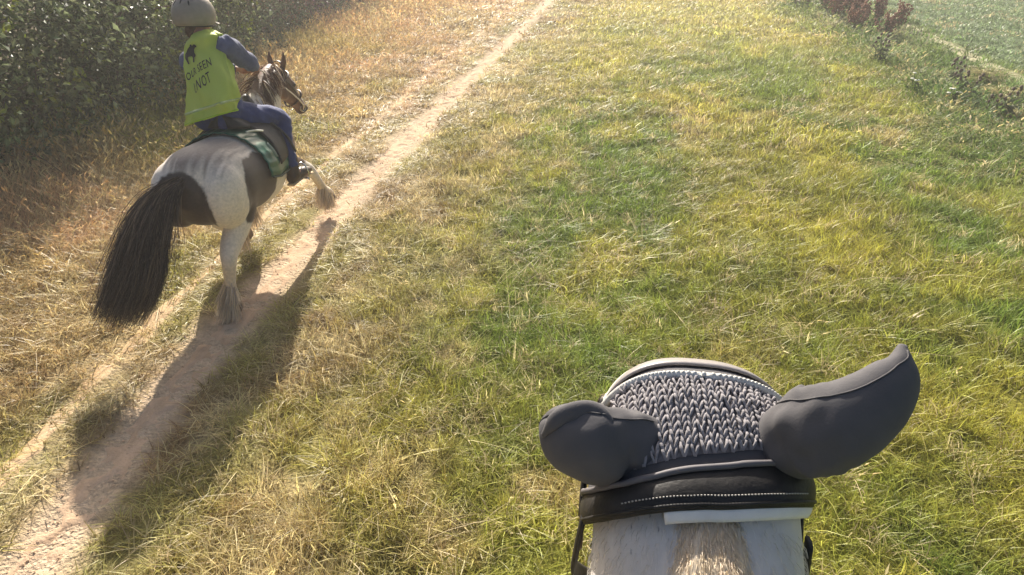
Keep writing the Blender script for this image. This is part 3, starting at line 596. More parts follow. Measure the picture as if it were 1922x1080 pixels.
# hi-vis vest: loose shell round the torso, blown out at the hem
def vest_ring(t, n=64):
    ax_ = catmull(np.array([pel-[0.01, 0.09, 0.03], pel+[0, -0.04, 0.08], che-[0, 0.01, 0], shm-[0, 0.005, 0.03], shm+[0, 0.01, 0.055], nek+[0, 0.0, -0.005]]), 100)[int(t*99)]
    rx = np.interp(t, [0, 0.15, 0.4, 0.6, 0.78, 0.9, 1], [0.185, 0.178, 0.168, 0.174, 0.158, 0.11, 0.075]); ry = np.interp(t, [0, 0.15, 0.4, 0.6, 0.78, 0.9, 1], [0.165, 0.155, 0.14, 0.135, 0.115, 0.09, 0.066])
    a = np.linspace(0, 2*math.pi, n, endpoint=False)
    fold = 0.018*np.sin(3*a+2.0+3*t)*(1-t)+0.012*np.sin(6*a-9*t)*(1-0.7*t)+0.007*np.sin(11*a+14*t)*(1-0.6*t)+0.007*(1-np.abs(np.sin(2.5*a+11*t)))**3*(1-0.5*t)*2+0.006*np.sin(4*a+26*t)*(1-t)+0.03*np.exp(-((a-0.25)/0.5)**2)*np.exp(-((t-0.33)/0.12)**2)+0.035*np.exp(-((a-3.6)/0.4)**2)*np.exp(-((t-0.12)/0.10)**2)
    tl = (shL-shR); tl = tl/np.linalg.norm(tl); S = -tl
    U = A_(0.0, 1.0, -0.15)-S*(A_(0.0, 1.0, -0.15)@S); U /= np.linalg.norm(U)
    return ax_+np.outer(np.cos(a)*(rx+fold), S)+np.outer(np.sin(a)*(ry+fold), U)
VR = np.array([vest_ring(t) for t in np.linspace(0, 1, 54)]); VR = np.concatenate([VR, VR[:, :1]], 1)
VV = VR.copy()
M_VEST = leafmat('hi_vis_lime', base=lin(220, 234, 112), trans=0.4, rough=0.6, spec=0.25, dark=1, vary=0.0)
V_, F_ = shell(VV, 0.004); vest = mk('hi_vis_vest', V_, F_, M_VEST, per, uv=np.full((len(V_), 2), 0.5))
vest['label'] = 'loose lime hi-vis vest with a black horse mark and lettering on the back'
e = VR[1][:, :]; MB().add(*loft(e[::2]*1.0, 0.006, n=6, seg=80)).build('hem', mat('lime_binding', lin(176, 206, 52), rough=0.7), vest)
hb = VR[7][:-1]; cen = hb.mean(0); rg = cen+(hb-cen)*1.012; rg = np.vstack([rg, rg[:1]])
up1 = (VR[10][:, :]-VR[7][:, :]); G = np.stack([cen+(VR[7]-cen)*1.015, VR[9]-(VR[9].mean(0))+VR[9].mean(0)+(VR[9]-VR[9].mean(0))*0.015], 0)
MB().add(*shell(G, 0.002)).build('reflective_band', mat('reflective_grey', lin(176, 190, 120), rough=0.35, spec=0.5), vest)
# print on the back: flat letters and a horse mark lifted off the cloth's own surface
def back_point(x, z):
    """x across the back (m, to the rider's right), z up from the vest's waist"""
    t = 0.30+z/0.50; i = min(max(t, 0), 0.98)*53; i0 = int(i); fr = i-i0; a = 1.5*math.pi+x/0.17
    row = VR[i0]*(1-fr)+VR[min(i0+1, 53)]*fr; k = (a/(2*math.pi)*64) % 64; k0 = int(k); f2 = k-k0
    p = row[k0]*(1-f2)+row[(k0+1) % 64]*f2; cen = row[:-1].mean(0); n_ = p-cen; n_ /= np.linalg.norm(n_); return p+n_*0.0065
M_PRINT = mat('black_print', (0.02, 0.022, 0.018), rough=0.7)
def print_text(txt, size, x0, z0, tilt):
    cu = bpy.data.curves.new('print', 'FONT'); cu.body = txt; cu.size = size; cu.align_x = 'CENTER'; cu.resolution_u = 2; cu.space_character = 1.1
    o = bpy.data.objects.new('print', cu); COL.objects.link(o); dg = bpy.context.evaluated_depsgraph_get(); q_ = o.evaluated_get(dg).to_mesh()
    bm = bmesh.new(); bm.from_mesh(q_); bmesh.ops.subdivide_edges(bm, edges=bm.edges[:], cuts=1); V = np.array([v.co[:2] for v in bm.verts]); bm.verts.index_update(); F = [[v.index for v in f.verts] for f in bm.faces]; bm.free()
    bpy.data.objects.remove(o); ct, sn = math.cos(tilt), math.sin(tilt)
    P = [back_point(x0+x*ct-y*sn, z0+x*sn+y*ct) for x, y in V]; return mk('lettering', P, F, M_PRINT, vest, smooth=False)
print_text('OUR SEEN', 0.048, 0.035, 0.055, R(8)); print_text('U NOT', 0.048, 0.045, 0.004, R(8))
sil = np.array([(-0.062, 0), (-0.046, 0), (-0.040, 0.03), (-0.030, 0.055), (0.008, 0.052), (0.016, 0.028), (0.012, 0), (0.026, 0), (0.032, 0.03), (0.034, 0.06), (0.052, 0.035), (0.064, 0.042), (0.046, 0.075), (0.042, 0.10), (0.062, 0.118), (0.072, 0.112), (0.076, 0.124), (0.058, 0.15), (0.046, 0.165), (0.034, 0.145), (0.022, 0.108), (0.012, 0.112), (0.016, 0.15), (0.010, 0.175), (-0.008, 0.175), (-0.014, 0.15), (-0.010, 0.105), (-0.040, 0.102), (-0.066, 0.085), (-0.082, 0.045), (-0.070, 0.055), (-0.060, 0.05)])
bm = bmesh.new(); bv = [bm.verts.new((x, y, 0)) for x, y in sil]; bm.faces.new(bv); bmesh.ops.triangulate(bm, faces=bm.faces[:]); bmesh.ops.subdivide_edges(bm, edges=bm.edges[:], cuts=1)
bm.verts.index_update(); P = [back_point(-0.005+v.co.x*0.80, 0.105+v.co.y*0.66) for v in bm.verts]; F = [[v.index for v in f.verts] for f in bm.faces]; bm.free(); mk('horse_mark', P, F, M_PRINT, vest, smooth=False)
# riding hat
HC = hdc+A_(-0.01, -0.005, 0.045); M_HAT = mat('taupe_hat_shell', lin(140, 133, 124), rough=0.45, spec=0.3, var=0.1, vscale=25, bump=0.1, bscale=200)
Vb, Fb = ball(HC, (0.143, 0.176, 0.150), n=32, m=20); zc = HC[2]-0.075-(Vb[:, 1]-HC[1])*0.12; Vb[:, 2] = np.maximum(Vb[:, 2], zc)
hat = mk('riding_hat', Vb, Fb, M_HAT, per)
a = np.linspace(R(35), R(145), 22); G = np.zeros((7, 22, 3))
for i in range(7):
    for j, t in enumerate(a): q_ = 0.98+0.42*(i/6)*max(0.0, math.sin((t-R(35))/R(110)*math.pi))**0.7; G[i, j] = HC+A_(0.132*math.cos(t)*q_, 0.160*math.sin(t)*q_, -0.060-0.12*0.16*math.sin(t)*q_+0.004-0.012*(i/6))
MB().add(*shell(G, 0.006)).build('peak', M_HAT, hat)
rim = np.array([HC+A_(0.122*math.cos(t), 0.145*math.sin(t), -0.076-0.12*0.145*math.sin(t)) for t in np.linspace(0, 2*math.pi, 40)])
MB().add(*loft(rim, 0.007, n=8, seg=80)).build('rim', mat('dark_hat_trim', (0.03, 0.03, 0.03), rough=0.5), hat)
for s in (-1, 1): MB().add(*loft([HC+A_(s*0.108, 0.03, -0.055), hdc+A_(s*0.09, 0.04, -0.06), hdc+A_(0, 0.06, -0.115)], 0.003, 0.009, n=8, seg=20)).build('chin_strap', M_BLACK_LEATHER, hat)
for k, (ax_, el_) in enumerate([(-60, 40), (-90, 46), (-120, 40), (-75, 62), (-105, 62)]):
    vd = A_(math.cos(R(ax_))*math.cos(R(el_)), math.sin(R(ax_))*math.cos(R(el_)), math.sin(R(el_))); vc = HC+vd*A_(0.143, 0.176, 0.150); tg_ = A_(-vd[0]*vd[2], -vd[1]*vd[2], 1-vd[2]**2); tg_ /= np.linalg.norm(tg_)
    MB().add(*loft([vc-tg_*0.022, vc, vc+tg_*0.022], [0.002, 0.006, 0.002], [0.002, 0.002, 0.002], ref=np.cross(vd, tg_), n=8, seg=8)).build('vent', mat('vent_dark', (0.02, 0.02, 0.02), rough=0.6), hat)
MB().add(*ball(hdc+[0, -0.075, -0.06], (0.06, 0.04, 0.06))).build('hair', mat('brown_hair', lin(78, 58, 44), rough=0.6, var=0.3, vscale=90, bump=0.4, bscale=120), per)

# ---- pony's bridle and reins ------------------------------------------------
br = empty('bridle', tuple(W(hp[0]))); tag(br, 'brown leather bridle with pale cheek ring and thin reins on the pony', 'bridle')
def headring(s, w, h, dx=0.0, thick=0.004, wide=0.010, name='noseband', tilt=0.0):
    c0 = hp[0]+d_*s; t = np.linspace(0, 2*math.pi, 30); P = np.array([c0+sd_*w*math.cos(x)+up_*h*math.sin(x)+d_*tilt*math.sin(x) for x in t])
    MB().add(*loft(W(P), thick, wide, ref=(0, 0, 1), n=8, seg=60)).build(name, M_BROWN_LEATHER, br)
headring(0.30, 0.071, 0.090, name='noseband'); headring(0.055, 0.088, 0.105, name='browband', tilt=0.02); headring(0.015, 0.085, 0.11, name='headpiece', tilt=-0.05)
for s in (-1, 1):
    P = [hp[0]+d_*0.05+sd_*s*0.088, hp[0]+d_*0.20+sd_*s*0.092, hp[0]+d_*0.38+sd_*s*0.066-up_*0.02]
    MB().add(*loft(W(P), 0.004, 0.009, n=8, seg=20)).build('cheek_strap', M_BROWN_LEATHER, br)
    t = np.linspace(0, 2*math.pi, 20); P = np.array([hp[0]+d_*(0.39+0.03*math.cos(x))+up_*(-0.025+0.03*math.sin(x))+sd_*s*0.064 for x in t]); MB().add(*loft(W(P), 0.004, n=6, seg=30)).build('bit_ring', M_STEEL, br)
    b0 = W(hp[0]+d_*0.40-up_*0.03+sd_*s*0.066); hand = haR if s > 0 else haL; hand = hand+A_(0, 0.03, -0.01)
    mid = b0*0.5+hand*0.5; off = A_(s*0.11, 0, -0.05); MB().add(*loft([b0, b0*0.75+hand*0.25+off*0.8, mid+off, hand*0.75+b0*0.25+off*0.7, hand], 0.0045, 0.006, n=6, seg=40)).build('rein', mat('pale_rein', lin(206, 192, 168), rough=0.6), br)
# breastgirth strap over the shoulder
t = np.linspace(R(-75), R(75), 30); P = np.array([(0.20*math.sin(x)*1.05, 0.72+0.06*math.cos(x), 0.95-0.16*math.cos(x)) for x in t]); MB().add(*loft(W(P), 0.005, 0.014, ref=(0, 0, 1), n=8, seg=50)).build('breast_strap', M_BLACK_LEATHER, sad)

# ------------------------------------------------------------------ the grey horse in front of the camera
HX = 0.128
TL = np.array([(-0.62, 1.50, 0.16, 0.34), (-0.30, 1.57, 0.155, 0.33), (0.0, 1.70, 0.14, 0.26), (0.22, 1.815, 0.125, 0.20), (0.40, 1.905, 0.118, 0.16), (0.53, 1.962, 0.118, 0.135), (0.60, 1.988, 0.118, 0.125), (0.66, 1.996, 0.116, 0.125),
               (0.725, 1.975, 0.112, 0.13), (0.80, 1.905, 0.108, 0.13), (0.90, 1.790, 0.088, 0.11), (1.00, 1.675, 0.070, 0.085), (1.08, 1.585, 0.066, 0.075), (1.13, 1.525, 0.050, 0.055)])  # topline: y, z, half width, half depth
TS = catmull(TL, 400); tY, tZ, tW, tD = TS.T
tT = np.gradient(TS[:, :2], axis=0); tT /= np.linalg.norm(tT, axis=1)[:, None]; tN = np.column_stack([-tT[:, 1], tT[:, 0]])
for k in range(30): tN[1:-1] = (tN[:-2]+tN[1:-1]*2+tN[2:])/4
tN /= np.linalg.norm(tN, axis=1)[:, None]
def hs(y, a, off=0.0):
    """point on the horse's neck / head at topline station y, angle a round the section (0 = crest)"""
    i = np.interp(y, tY, np.arange(400)); i0 = int(min(i, 398)); f = i-i0
    g = lambda q: q[i0]*(1-f)+q[i0+1]*f
    w, d, n = g(tW), g(tD), g(tN); ca = math.cos(a); sa = math.sin(a)
    ca = math.copysign(abs(ca)**0.75, ca); sa = math.copysign(abs(sa)**0.75, sa)
    c0 = np.array([HX, g(tY), g(tZ)])-d*np.array([0, n[0], n[1]])
    return c0+np.array([(w+off)*sa, (d+off)*ca*n[0], (d+off)*ca*n[1]])
def ua(u, half):    # even steps across the section
    return math.copysign(math.asin(min(1.0, abs(u)*math.sin(half)**0.75)**(1/0.75)), u)
def hgrid(ys, As, off):
    P = np.zeros((len(ys), len(As), 3))
    for i, y in enumerate(ys):
        for j, a in enumerate(As): P[i, j] = hs(y, a, off(y, a) if callable(off) else off)
    return P
ring = np.linspace(0, 2*math.pi, 41)[:-1]
ysN = np.linspace(-0.58, 1.125, 60); P = hgrid(ysN, ring, 0.0); Vn = P.reshape(-1, 3); Fn = []
for i in range(59):
    for j in range(40): Fn.append([i*40+j, i*40+(j+1) % 40, (i+1)*40+(j+1) % 40, (i+1)*40+j])
Vn = np.vstack([Vn, P[0].mean(0), P[-1].mean(0)])
for j in range(40): Fn.append([2400, (j+1) % 40, j]); Fn.append([2401, 59*40+j, 59*40+(j+1) % 40])
K = 1.24; GO = np.array([HX, -0.95, -0.03])
def WG(VF): return np.asarray(VF[0], float)*K+GO, VF[1]
glegs = [([(s*0.14, -0.40, 0.86), (s*0.17, -0.20, 0.70), (s*0.16, -0.30, 0.55), (s*0.15, -0.46+dy, 0.42), (s*0.15, -0.48+dy, 0.34), (s*0.15, -0.46+dy*1.6, 0.18), (s*0.15, -0.44+dy*1.6, 0.12), (s*0.15, -0.40+dy*1.6, 0.08), (s*0.15, -0.38+dy*1.6, 0.02)], leg_r('hind')) for s, dy in ((1, 0.1), (-1, -0.05))]
glegs += [([(s*0.15, 0.58, 0.82), (s*0.16, 0.58, 0.68), (s*0.16, 0.64+dy, 0.54), (s*0.16, 0.66+dy, 0.44), (s*0.16, 0.62+dy*1.3, 0.30), (s*0.16, 0.60+dy*1.3, 0.17), (s*0.16, 0.63+dy*1.3, 0.11), (s*0.16, 0.65+dy*1.3, 0.03)], leg_r('fore')) for s, dy in ((1, 0.02), (-1, -0.04))]
gp = [WG(loft(np.column_stack([np.zeros(9), Sec.Y, Sec.Z]), Sec.W, Sec.H, n=28, seg=60)), (Vn, Fn)]
for s in (-1, 1):
    gp += [WG(ball((s*0.15, -0.46, 0.86), (0.145, 0.20, 0.22))), WG(ball((s*0.165, 0.60, 0.80), (0.10, 0.15, 0.21))), WG(ball((s*0.07, 0.74, 0.80), (0.08, 0.09, 0.14)))]
    gp += [(ball((HX+s*0.07, 0.84, 1.70), (0.05, 0.10, 0.10))), (ball((HX+s*0.10, 0.845, 1.80), (0.02, 0.035, 0.03))), (ball((HX+s*0.04, 1.10, 1.52), (0.026, 0.03, 0.03)))]
for pts, r in glegs: r = np.asarray(r)*K; gp.append(loft(np.asarray(pts)*K+GO, r*0.92, r*1.08, n=16, seg=44))
V, F = fuse(gp, 0.014, 5)
cg = np.tile(lin(216, 208, 200), (len(V), 1)); pk = sstep(1.66, 1.56, V[:, 2])*sstep(1.0, 1.05, V[:, 1]); cg = mixc(cg, lin(130, 118, 116), pk)
cg = mixc(cg, lin(90, 82, 78), sstep(0.13, 0.10, V[:, 2]))
def grey_coat():
    m = mat('flea_bitten_grey_coat', rough=0.6, spec=0.2, var=0.08, vscale=14, coat='coat', bump=0.2, bscale=160, sheen=0.2); t = m.node_tree; b = t.nodes['Principled BSDF']
    src = b.inputs['Base Color'].links[0].from_socket; tc = [n for n in t.nodes if n.type == 'TEX_COORD'][0]
    mp = t.nodes.new('ShaderNodeMapping'); mp.inputs['Scale'].default_value = (150, 60, 60); t.links.new(tc.outputs['Object'], mp.inputs[0])
    vz = t.nodes.new('ShaderNodeTexNoise'); vz.inputs['Scale'].default_value = 1.0; vz.inputs['Detail'].default_value = 3; t.links.new(mp.outputs[0], vz.inputs['Vector'])
    n2 = t.nodes.new('ShaderNodeTexNoise'); n2.inputs['Scale'].default_value = 14; t.links.new(tc.outputs['Object'], n2.inputs['Vector'])
    ad = t.nodes.new('ShaderNodeMath'); ad.operation = 'ADD'; t.links.new(vz.outputs[0], ad.inputs[0]); t.links.new(n2.outputs[0], ad.inputs[1])
    mr = t.nodes.new('ShaderNodeMapRange'); mr.inputs['From Min'].default_value = 1.17; mr.inputs['From Max'].default_value = 1.25; mr.inputs['To Max'].default_value = 0.7; t.links.new(ad.outputs[0], mr.inputs['Value'])
    mx = t.nodes.new('ShaderNodeMix'); mx.data_type = 'RGBA'; t.links.new(mr.outputs[0], mx.inputs['Factor']); t.links.new(src, mx.inputs[6]); mx.inputs[7].default_value = (0.06, 0.055, 0.06, 1)
    t.links.new(mx.outputs[2], b.inputs['Base Color']); return m
horse = mk('horse', V, F, grey_coat(), origin=(HX, -0.6, 0.0), col=cg)
tag(horse, 'flea-bitten grey horse seen from its saddle, ears in a bonnet, cream clipped mane', 'horse')
for s in (-1, 1): mk('eye', *ball((HX+s*0.113, 0.85, 1.795), (0.012, 0.022, 0.018)), mat('horse_eye', (0.01, 0.008, 0.006), rough=0.08, spec=0.6), horse)
mz = np.linspace(-0.4, 0.497, 44); mw = np.interp(mz, [-0.4, 0.3, 0.42, 0.497], [0.05, 0.044, 0.034, 0.024]); mh = np.interp(mz, [-0.4, 0.3, 0.44, 0.497], [0.030, 0.024, 0.016, 0.008]); Am = np.linspace(-1, 1, 15)
Gm = np.array([[hs(y, q_*mw[i]/0.12, mh[i]*(1-q_*q_)-0.004)+rng.normal(size=3)*0.001 for q_ in Am] for i, y in enumerate(mz)])
L = []
for i in range(16000):
    y = 0.500-0.84*rng.random()**1.6; q_ = np.clip(rng.normal()*0.5, -1, 1); hw = np.interp(y, mz, mw); x = q_*hw
    p = hs(y, x/0.12, np.interp(y, mz, mh)*(1-q_*q_)-0.005); hgt = np.interp(y, [0.3, 0.44, 0.500], [0.007, 0.006, 0.004])*(0.6+0.6*rng.random()); dr = A_(q_*0.7+rng.normal()*0.35, 0.1+rng.normal()*0.4, 0.9)
    L.append(np.array([p, p+dr*hgt*0.55, p+dr*hgt+A_(0, -0.005, -0.003)]))
v, f, uv = ribbons(L, 0.0010); Vm, Fm = grid(Gm); nv = len(v)
mk('mane', np.vstack([v, Vm]), f+[[k+nv for k in q_] for q_ in Fm], hairmat('cream_mane_hair', lin(252, 238, 216), lin(242, 218, 190), trans=0.45, vary=0.10), horse, uv=np.vstack([uv, np.full((len(Vm), 2), 0.5)]))
L = []
for i in range(2600):
    y = 0.22+0.29*rng.random(); a = rng.uniform(-R(100), R(100)); p = hs(y, a, -0.001); p1 = hs(y-0.012, a+rng.normal()*0.01, 0.0025+0.002*rng.random()); L.append(np.array([p, (p+p1)/2+(hs(y, a, 0.002)-p)*0.6, p1]))
v, f, uv = ribbons(L, 0.0008); mk('coat_hair', v, f, hairmat('short_grey_hair', lin(232, 226, 218), lin(190, 182, 176), vary=0.1, trans=0.45), horse, uv=uv)
mk('tail', *loft(np.array([(0, -0.64, 1.04), (0, -0.78, 0.98), (0.02, -0.86, 0.7), (0.03, -0.88, 0.4)])*K+GO, [0.04, 0.05, 0.09, 0.04], n=14, seg=30), hairmat('grey_tail_hair', lin(190, 186, 182), lin(150, 146, 142)), horse, uv=None)

# ---- ear bonnet -------------------------------------------------------------
M_BON = mat('charcoal_lycra', lin(90, 88, 90), rough=0.8, spec=0.15, var=0.08, vscale=30, bump=0.06, bscale=350, sheen=0.05, dist=0.01)
M_YARN = mat('grey_crochet_yarn', lin(146, 141, 143), rough=0.95, spec=0.15, var=0.2, vscale=120, bump=0.4, bscale=400, dist=0.001, sheen=0.3)
M_BRAID = mat('cream_piping', lin(210, 206, 188), rough=0.5, spec=0.3, var=0.1, vscale=80)
M_SATIN = mat('grey_satin', lin(146, 140, 139), rough=0.4, spec=0.4, var=0.08, vscale=15)
bon = empty('ear_bonnet', tuple(hs(0.60, 0, 0.0))); tag(bon, 'charcoal ear bonnet with grey crochet top and cream piping on the grey horse', 'ear bonnet')
AL = R(100)
TA = [R(q) for q in (-112, -95, -80, -65, -50, -35, -20, -5, 10, 25, 40, 55, 70, 85, 112)]      # the head is carried a little turned: straps run askew
def low(a): return float(np.interp(a, TA, [0.548, 0.530, 0.512, 0.503, 0.498, 0.497, 0.500, 0.505, 0.513, 0.521, 0.530, 0.540, 0.552, 0.566, 0.590]))
def high(a): return float(np.interp(a, TA, [0.588, 0.562, 0.543, 0.532, 0.527, 0.526, 0.531, 0.541, 0.553, 0.561, 0.568, 0.577, 0.592, 0.606, 0.632]))
def rear_edge(a): return high(a)-0.014
def front_edge(a): return 0.752+0.035*math.cos(a*1.2)
As = np.linspace(-AL, AL, 45); G = np.zeros((22, 45, 3))
for j, a in enumerate(As):
    y0 = rear_edge(a); y1 = front_edge(a)
    for i in range(22): G[i, j] = hs(y0+(y1-y0)*i/21, a, 0.006)
MB().add(*shell(G[::-1], 0.003)).build('hood', M_BON, bon)
MB().add(*loft(np.array([hs(high(a)+0.003, a, 0.015) for a in As]), 0.0036, n=8, seg=80)).build('rear_binding', mat('grey_binding', lin(108, 104, 106), rough=0.6), bon)
# forehead flap with cream piping
G2 = np.zeros((8, 33, 3)); A2 = np.linspace(-R(78), R(78), 33)
for j, a in enumerate(A2):
    for i in range(8): G2[i, j] = hs(0.695+(0.745-0.695+0.03*math.cos(a))*i/7, a, 0.011)
MB().add(*shell(G2[::-1], 0.003)).build('forehead_flap', M_SATIN, bon)
MB().add(*loft(G2[-1]+A_(0, 0, 0.003), 0.0042, n=8, seg=90)).build('piping', M_BRAID, bon)
pc = [hs(0.665, a, 0.013) for a in np.linspace(-R(66), R(60), 50)]
bm_ = MB(); pcs = catmull(np.array(pc), 120)
bm_.add(*loft(pcs[::4], 0.0055, n=8, seg=120))
for i in range(0, 119, 2): bm_.add(*ball(pcs[i]+A_(0, 0, 0.003), (0.0036, 0.0036, 0.0036), n=6, m=4))
bm_.build('braid', mat('silver_braid', lin(208, 206, 200), rough=0.45, var=0.2, vscale=200), bon)
# crochet: columns of V stitches, each two fat loops
Gu = np.zeros((14, 33, 3))
for i in range(14):
    for j in range(33): v_ = i/13; a = ua((j/16-1)*1.02-0.03+0.08*(1-v_), R(44)+R(8)*v_); yb = high(a)+0.019; Gu[i, j] = hs(yb+(0.667-yb)*v_, a, 0.0092)
MB().add(*shell(Gu[::-1], 0.001)).build('panel_lining', mat('mauve_grey_lining', lin(122, 117, 119), rough=0.9, var=0.25, vscale=150, bump=0.5, bscale=300, dist=0.002), bon)
cm = MB(); NC, NR = 19, 12
for c_ in range(NC):
    for r_ in range(NR):
        v_ = (r_+0.5)/NR; u_ = (c_+0.5)/NC*2-1
        half = R(44)+R(8)*v_; a = ua(u_*1.0-0.03+0.08*(1-v_), half); yb = high(a)+0.020; y = yb+(0.664-yb)*v_
        da = 0; dU = 0.86/NC; dy = (0.664-yb)/NR
        jit = rng.normal(size=3)*0.0009+A_(0, 0, 0.0012); un = u_-0.03+0.08*(1-v_)+rng.normal()*0.005; fat = 0.8+0.35*rng.random()
        for s in (-1, 1):
            p0 = hs(y+dy*1.0, ua(un+s*dU*0.95, half), 0.0098); p1 = hs(y+dy*0.15, ua(un+s*dU*0.66, half), 0.0122+0.0016*rng.random()); p2 = hs(y-dy*0.75, ua(un+s*dU*0.10, half), 0.0095)
            cm.add(*loft(np.array([p0, p1, p2])+jit, np.array([0.0013, 0.0018, 0.0012])*fat, n=6, seg=6))
for c_ in range(NC+1):                                # thin threads between the columns
    u_ = c_/NC*2-1; aa_ = [ua(u_-0.03+0.08*(1-v_), R(44)+R(8)*v_) for v_ in np.linspace(0, 1, 9)]; cm.add(*loft(np.array([hs(high(a_)+0.020+(0.644-high(a_))*v_, a_, 0.0088) for a_, v_ in zip(aa_, np.linspace(0, 1, 9))]), 0.0011, n=5, seg=20))
cm.build('crochet_panel', M_YARN, bon)
# ears: cupped cloth sleeves
def px(x, y, r):
    a = (x-961)/1252; b = (540-y)/1252; d = np.array([a, math.cos(PITCH)+b*math.sin(PITCH), -math.sin(PITCH)+b*math.cos(PITCH)]); c, s = math.cos(YAW), math.sin(YAW)
    d = np.array([c*d[0]-s*d[1], s*d[0]+c*d[1], d[2]]); d /= np.linalg.norm(d); return np.array([0, 0, CAM_H])+d*r
def ear(pts, rv, rd, ref, crease, seedv):
    P = np.array([px(*p) for p in pts]); m, n = 70, 56
    V_, F_ = loft(P, rv, rd, ref=ref, n=n, seg=m, caps=True)
    ring_ = V_[:m*n].reshape(m, n, 3); cen = ring_.mean(1, keepdims=True); t = np.linspace(0, 1, m)[:, None, None]; aa = np.linspace(0, 2*math.pi, n, endpoint=False)[None, :, None]
    wr = 1+crease*np.exp(-((t-0.16)/0.05)**2)*(-0.10)+0.05*np.sin(aa*5+t*12+seedv)*np.exp(-((t-0.20)/0.12)**2)+0.022*np.sin(aa*9-t*20)*np.exp(-((t-0.28)/0.14)**2)+0.018*np.sin(aa*2-t*14)+0.016*np.sin(62*t+2.5*np.sin(aa*2+seedv)+1.5*np.sin(aa*3))*np.exp(-((t-0.30)/0.16)**2)-0.10*np.exp(-((np.mod(aa-0.5+t*0.8, 2*math.pi)-1.0)/0.16)**2)*np.clip((t-0.45)*4, 0, 1)*np.clip((1-t)*5, 0, 1)*crease
    V_[:m*n] = (cen+(ring_-cen)*wr).reshape(-1, 3); return V_, F_
nrm = np.array([0.05, 0.66, 0.75])     # roughly across the ears, up and forward
eR = ear([(1462, 842, 0.835), (1508, 816, 0.800), (1545, 804, 0.785), (1600, 783, 0.787), (1652, 746, 0.80), (1686, 699, 0.815), (1694, 648, 0.825)], [0.036, 0.049, 0.046, 0.042, 0.035, 0.024, 0.004], [0.034, 0.040, 0.036, 0.031, 0.026, 0.018, 0.004], nrm, 0.5, 0.0)
eL = ear([(1270, 855, 0.840), (1205, 838, 0.800), (1160, 830, 0.780), (1128, 834, 0.770), (1090, 826, 0.772), (1054, 818, 0.785), (1030, 816, 0.795), (1017, 818, 0.80)], [0.036, 0.044, 0.037, 0.045, 0.043, 0.036, 0.025, 0.008], [0.032, 0.038, 0.030, 0.036, 0.033, 0.027, 0.019, 0.006], nrm, 1.0, 2.0)
for q_, nm in ((eR, 'pricked sideways ear cover of charcoal cloth'), (eL, 'flopped back ear cover of charcoal cloth')):
    o = mk('ear_cover', q_[0], q_[1], M_BON, bon); o['label'] = nm
# turned-over tip of the flopped ear
MB().add(*loft(np.array([px(*p) for p in ((1020, 818, 0.772), (1040, 792, 0.757), (1075, 776, 0.752), (1112, 772, 0.752), (1138, 790, 0.747), (1152, 826, 0.744))]), [0.004, 0.010, 0.012, 0.011, 0.008, 0.003], [0.003, 0.006, 0.007, 0.007, 0.005, 0.002], ref=nrm, n=14, seg=50)).build('ear_fold', M_BON, bon)
# raised seam along each ear cover
for q_ in (eR, eL):
    rg_ = q_[0][:70*56].reshape(70, 56, 3); cen = rg_.mean(1, keepdims=True); toc = np.array([0, 0, CAM_H])-cen[35, 0]; toc /= np.linalg.norm(toc)
    sc_ = ((rg_[30:40]-cen[30:40])@(toc*0.75+nrm*0.5)).mean(0); k = int(np.argmax(sc_)); ln_ = (cen[:, 0]+(rg_[:, k]-cen[:, 0])*1.006)[12:67:3]
    MB().add(*loft(ln_, 0.0011, n=6, seg=60)).build('seam', mat('charcoal_seam', lin(76, 74, 76), rough=0.7), bon)

# ---- the grey horse's bridle -------------------------------------------------
brd = empty('bridle', tuple(hs(0.53, 0, 0.0))); tag(brd, 'wide black padded headpiece and straps behind the bonnet on the grey horse', 'bridle')
A3 = np.array([ua(u_, R(89.9)) for u_ in np.linspace(-1, 1, 61)]); A3 = np.concatenate([[-R(112), -R(105), -R(97)], A3, [R(97), R(105), R(112)]])
def strap(y0f, y1f, As_, off, thick, nm, m, k=9, bulge=0.0):
    G_ = np.zeros((k, len(As_), 3))
    for j, a in enumerate(As_):
        for i in range(k): u = i/(k-1); G_[i, j] = hs(y0f(a)+(y1f(a)-y0f(a))*u, a, off+bulge*math.sin(u*math.pi))
    return MB().add(*shell(G_[::-1], thick)).build(nm, m, brd)
strap(low, high, A3, 0.008, 0.006, 'headpiece', M_BLACK_LEATHER, bulge=0.004)
strap(lambda a: low(a)-0.009, lambda a: low(a)+0.008, np.array([ua(u_, R(89)) for u_ in np.linspace(-0.38, 0.99, 41)]), 0.004, 0.005, 'pad', mat('white_padding', lin(232, 228, 222), rough=0.7, spec=0.2, var=0.06, vscale=40, bump=0.2, bscale=200), k=7, bulge=0.004)
stc = MB()
for u_ in np.linspace(-0.75, 0.85, 58): a = ua(u_, R(60)); a2 = ua(u_+0.013, R(60)); p = hs(low(a)+0.011, a, 0.0178); p2 = hs(low(a2)+0.011, a2, 0.0178); stc.add(*loft([p, p2], 0.0008, n=5, seg=3))
stc.build('stitching', mat('pale_thread', lin(190, 184, 176), rough=0.7), brd)
MB().add(*loft(np.array([hs(low(a)+0.003, a, 0.015) for a in A3]), 0.0022, n=6, seg=90)).build('edge_roll', M_BLACK_LEATHER, brd)
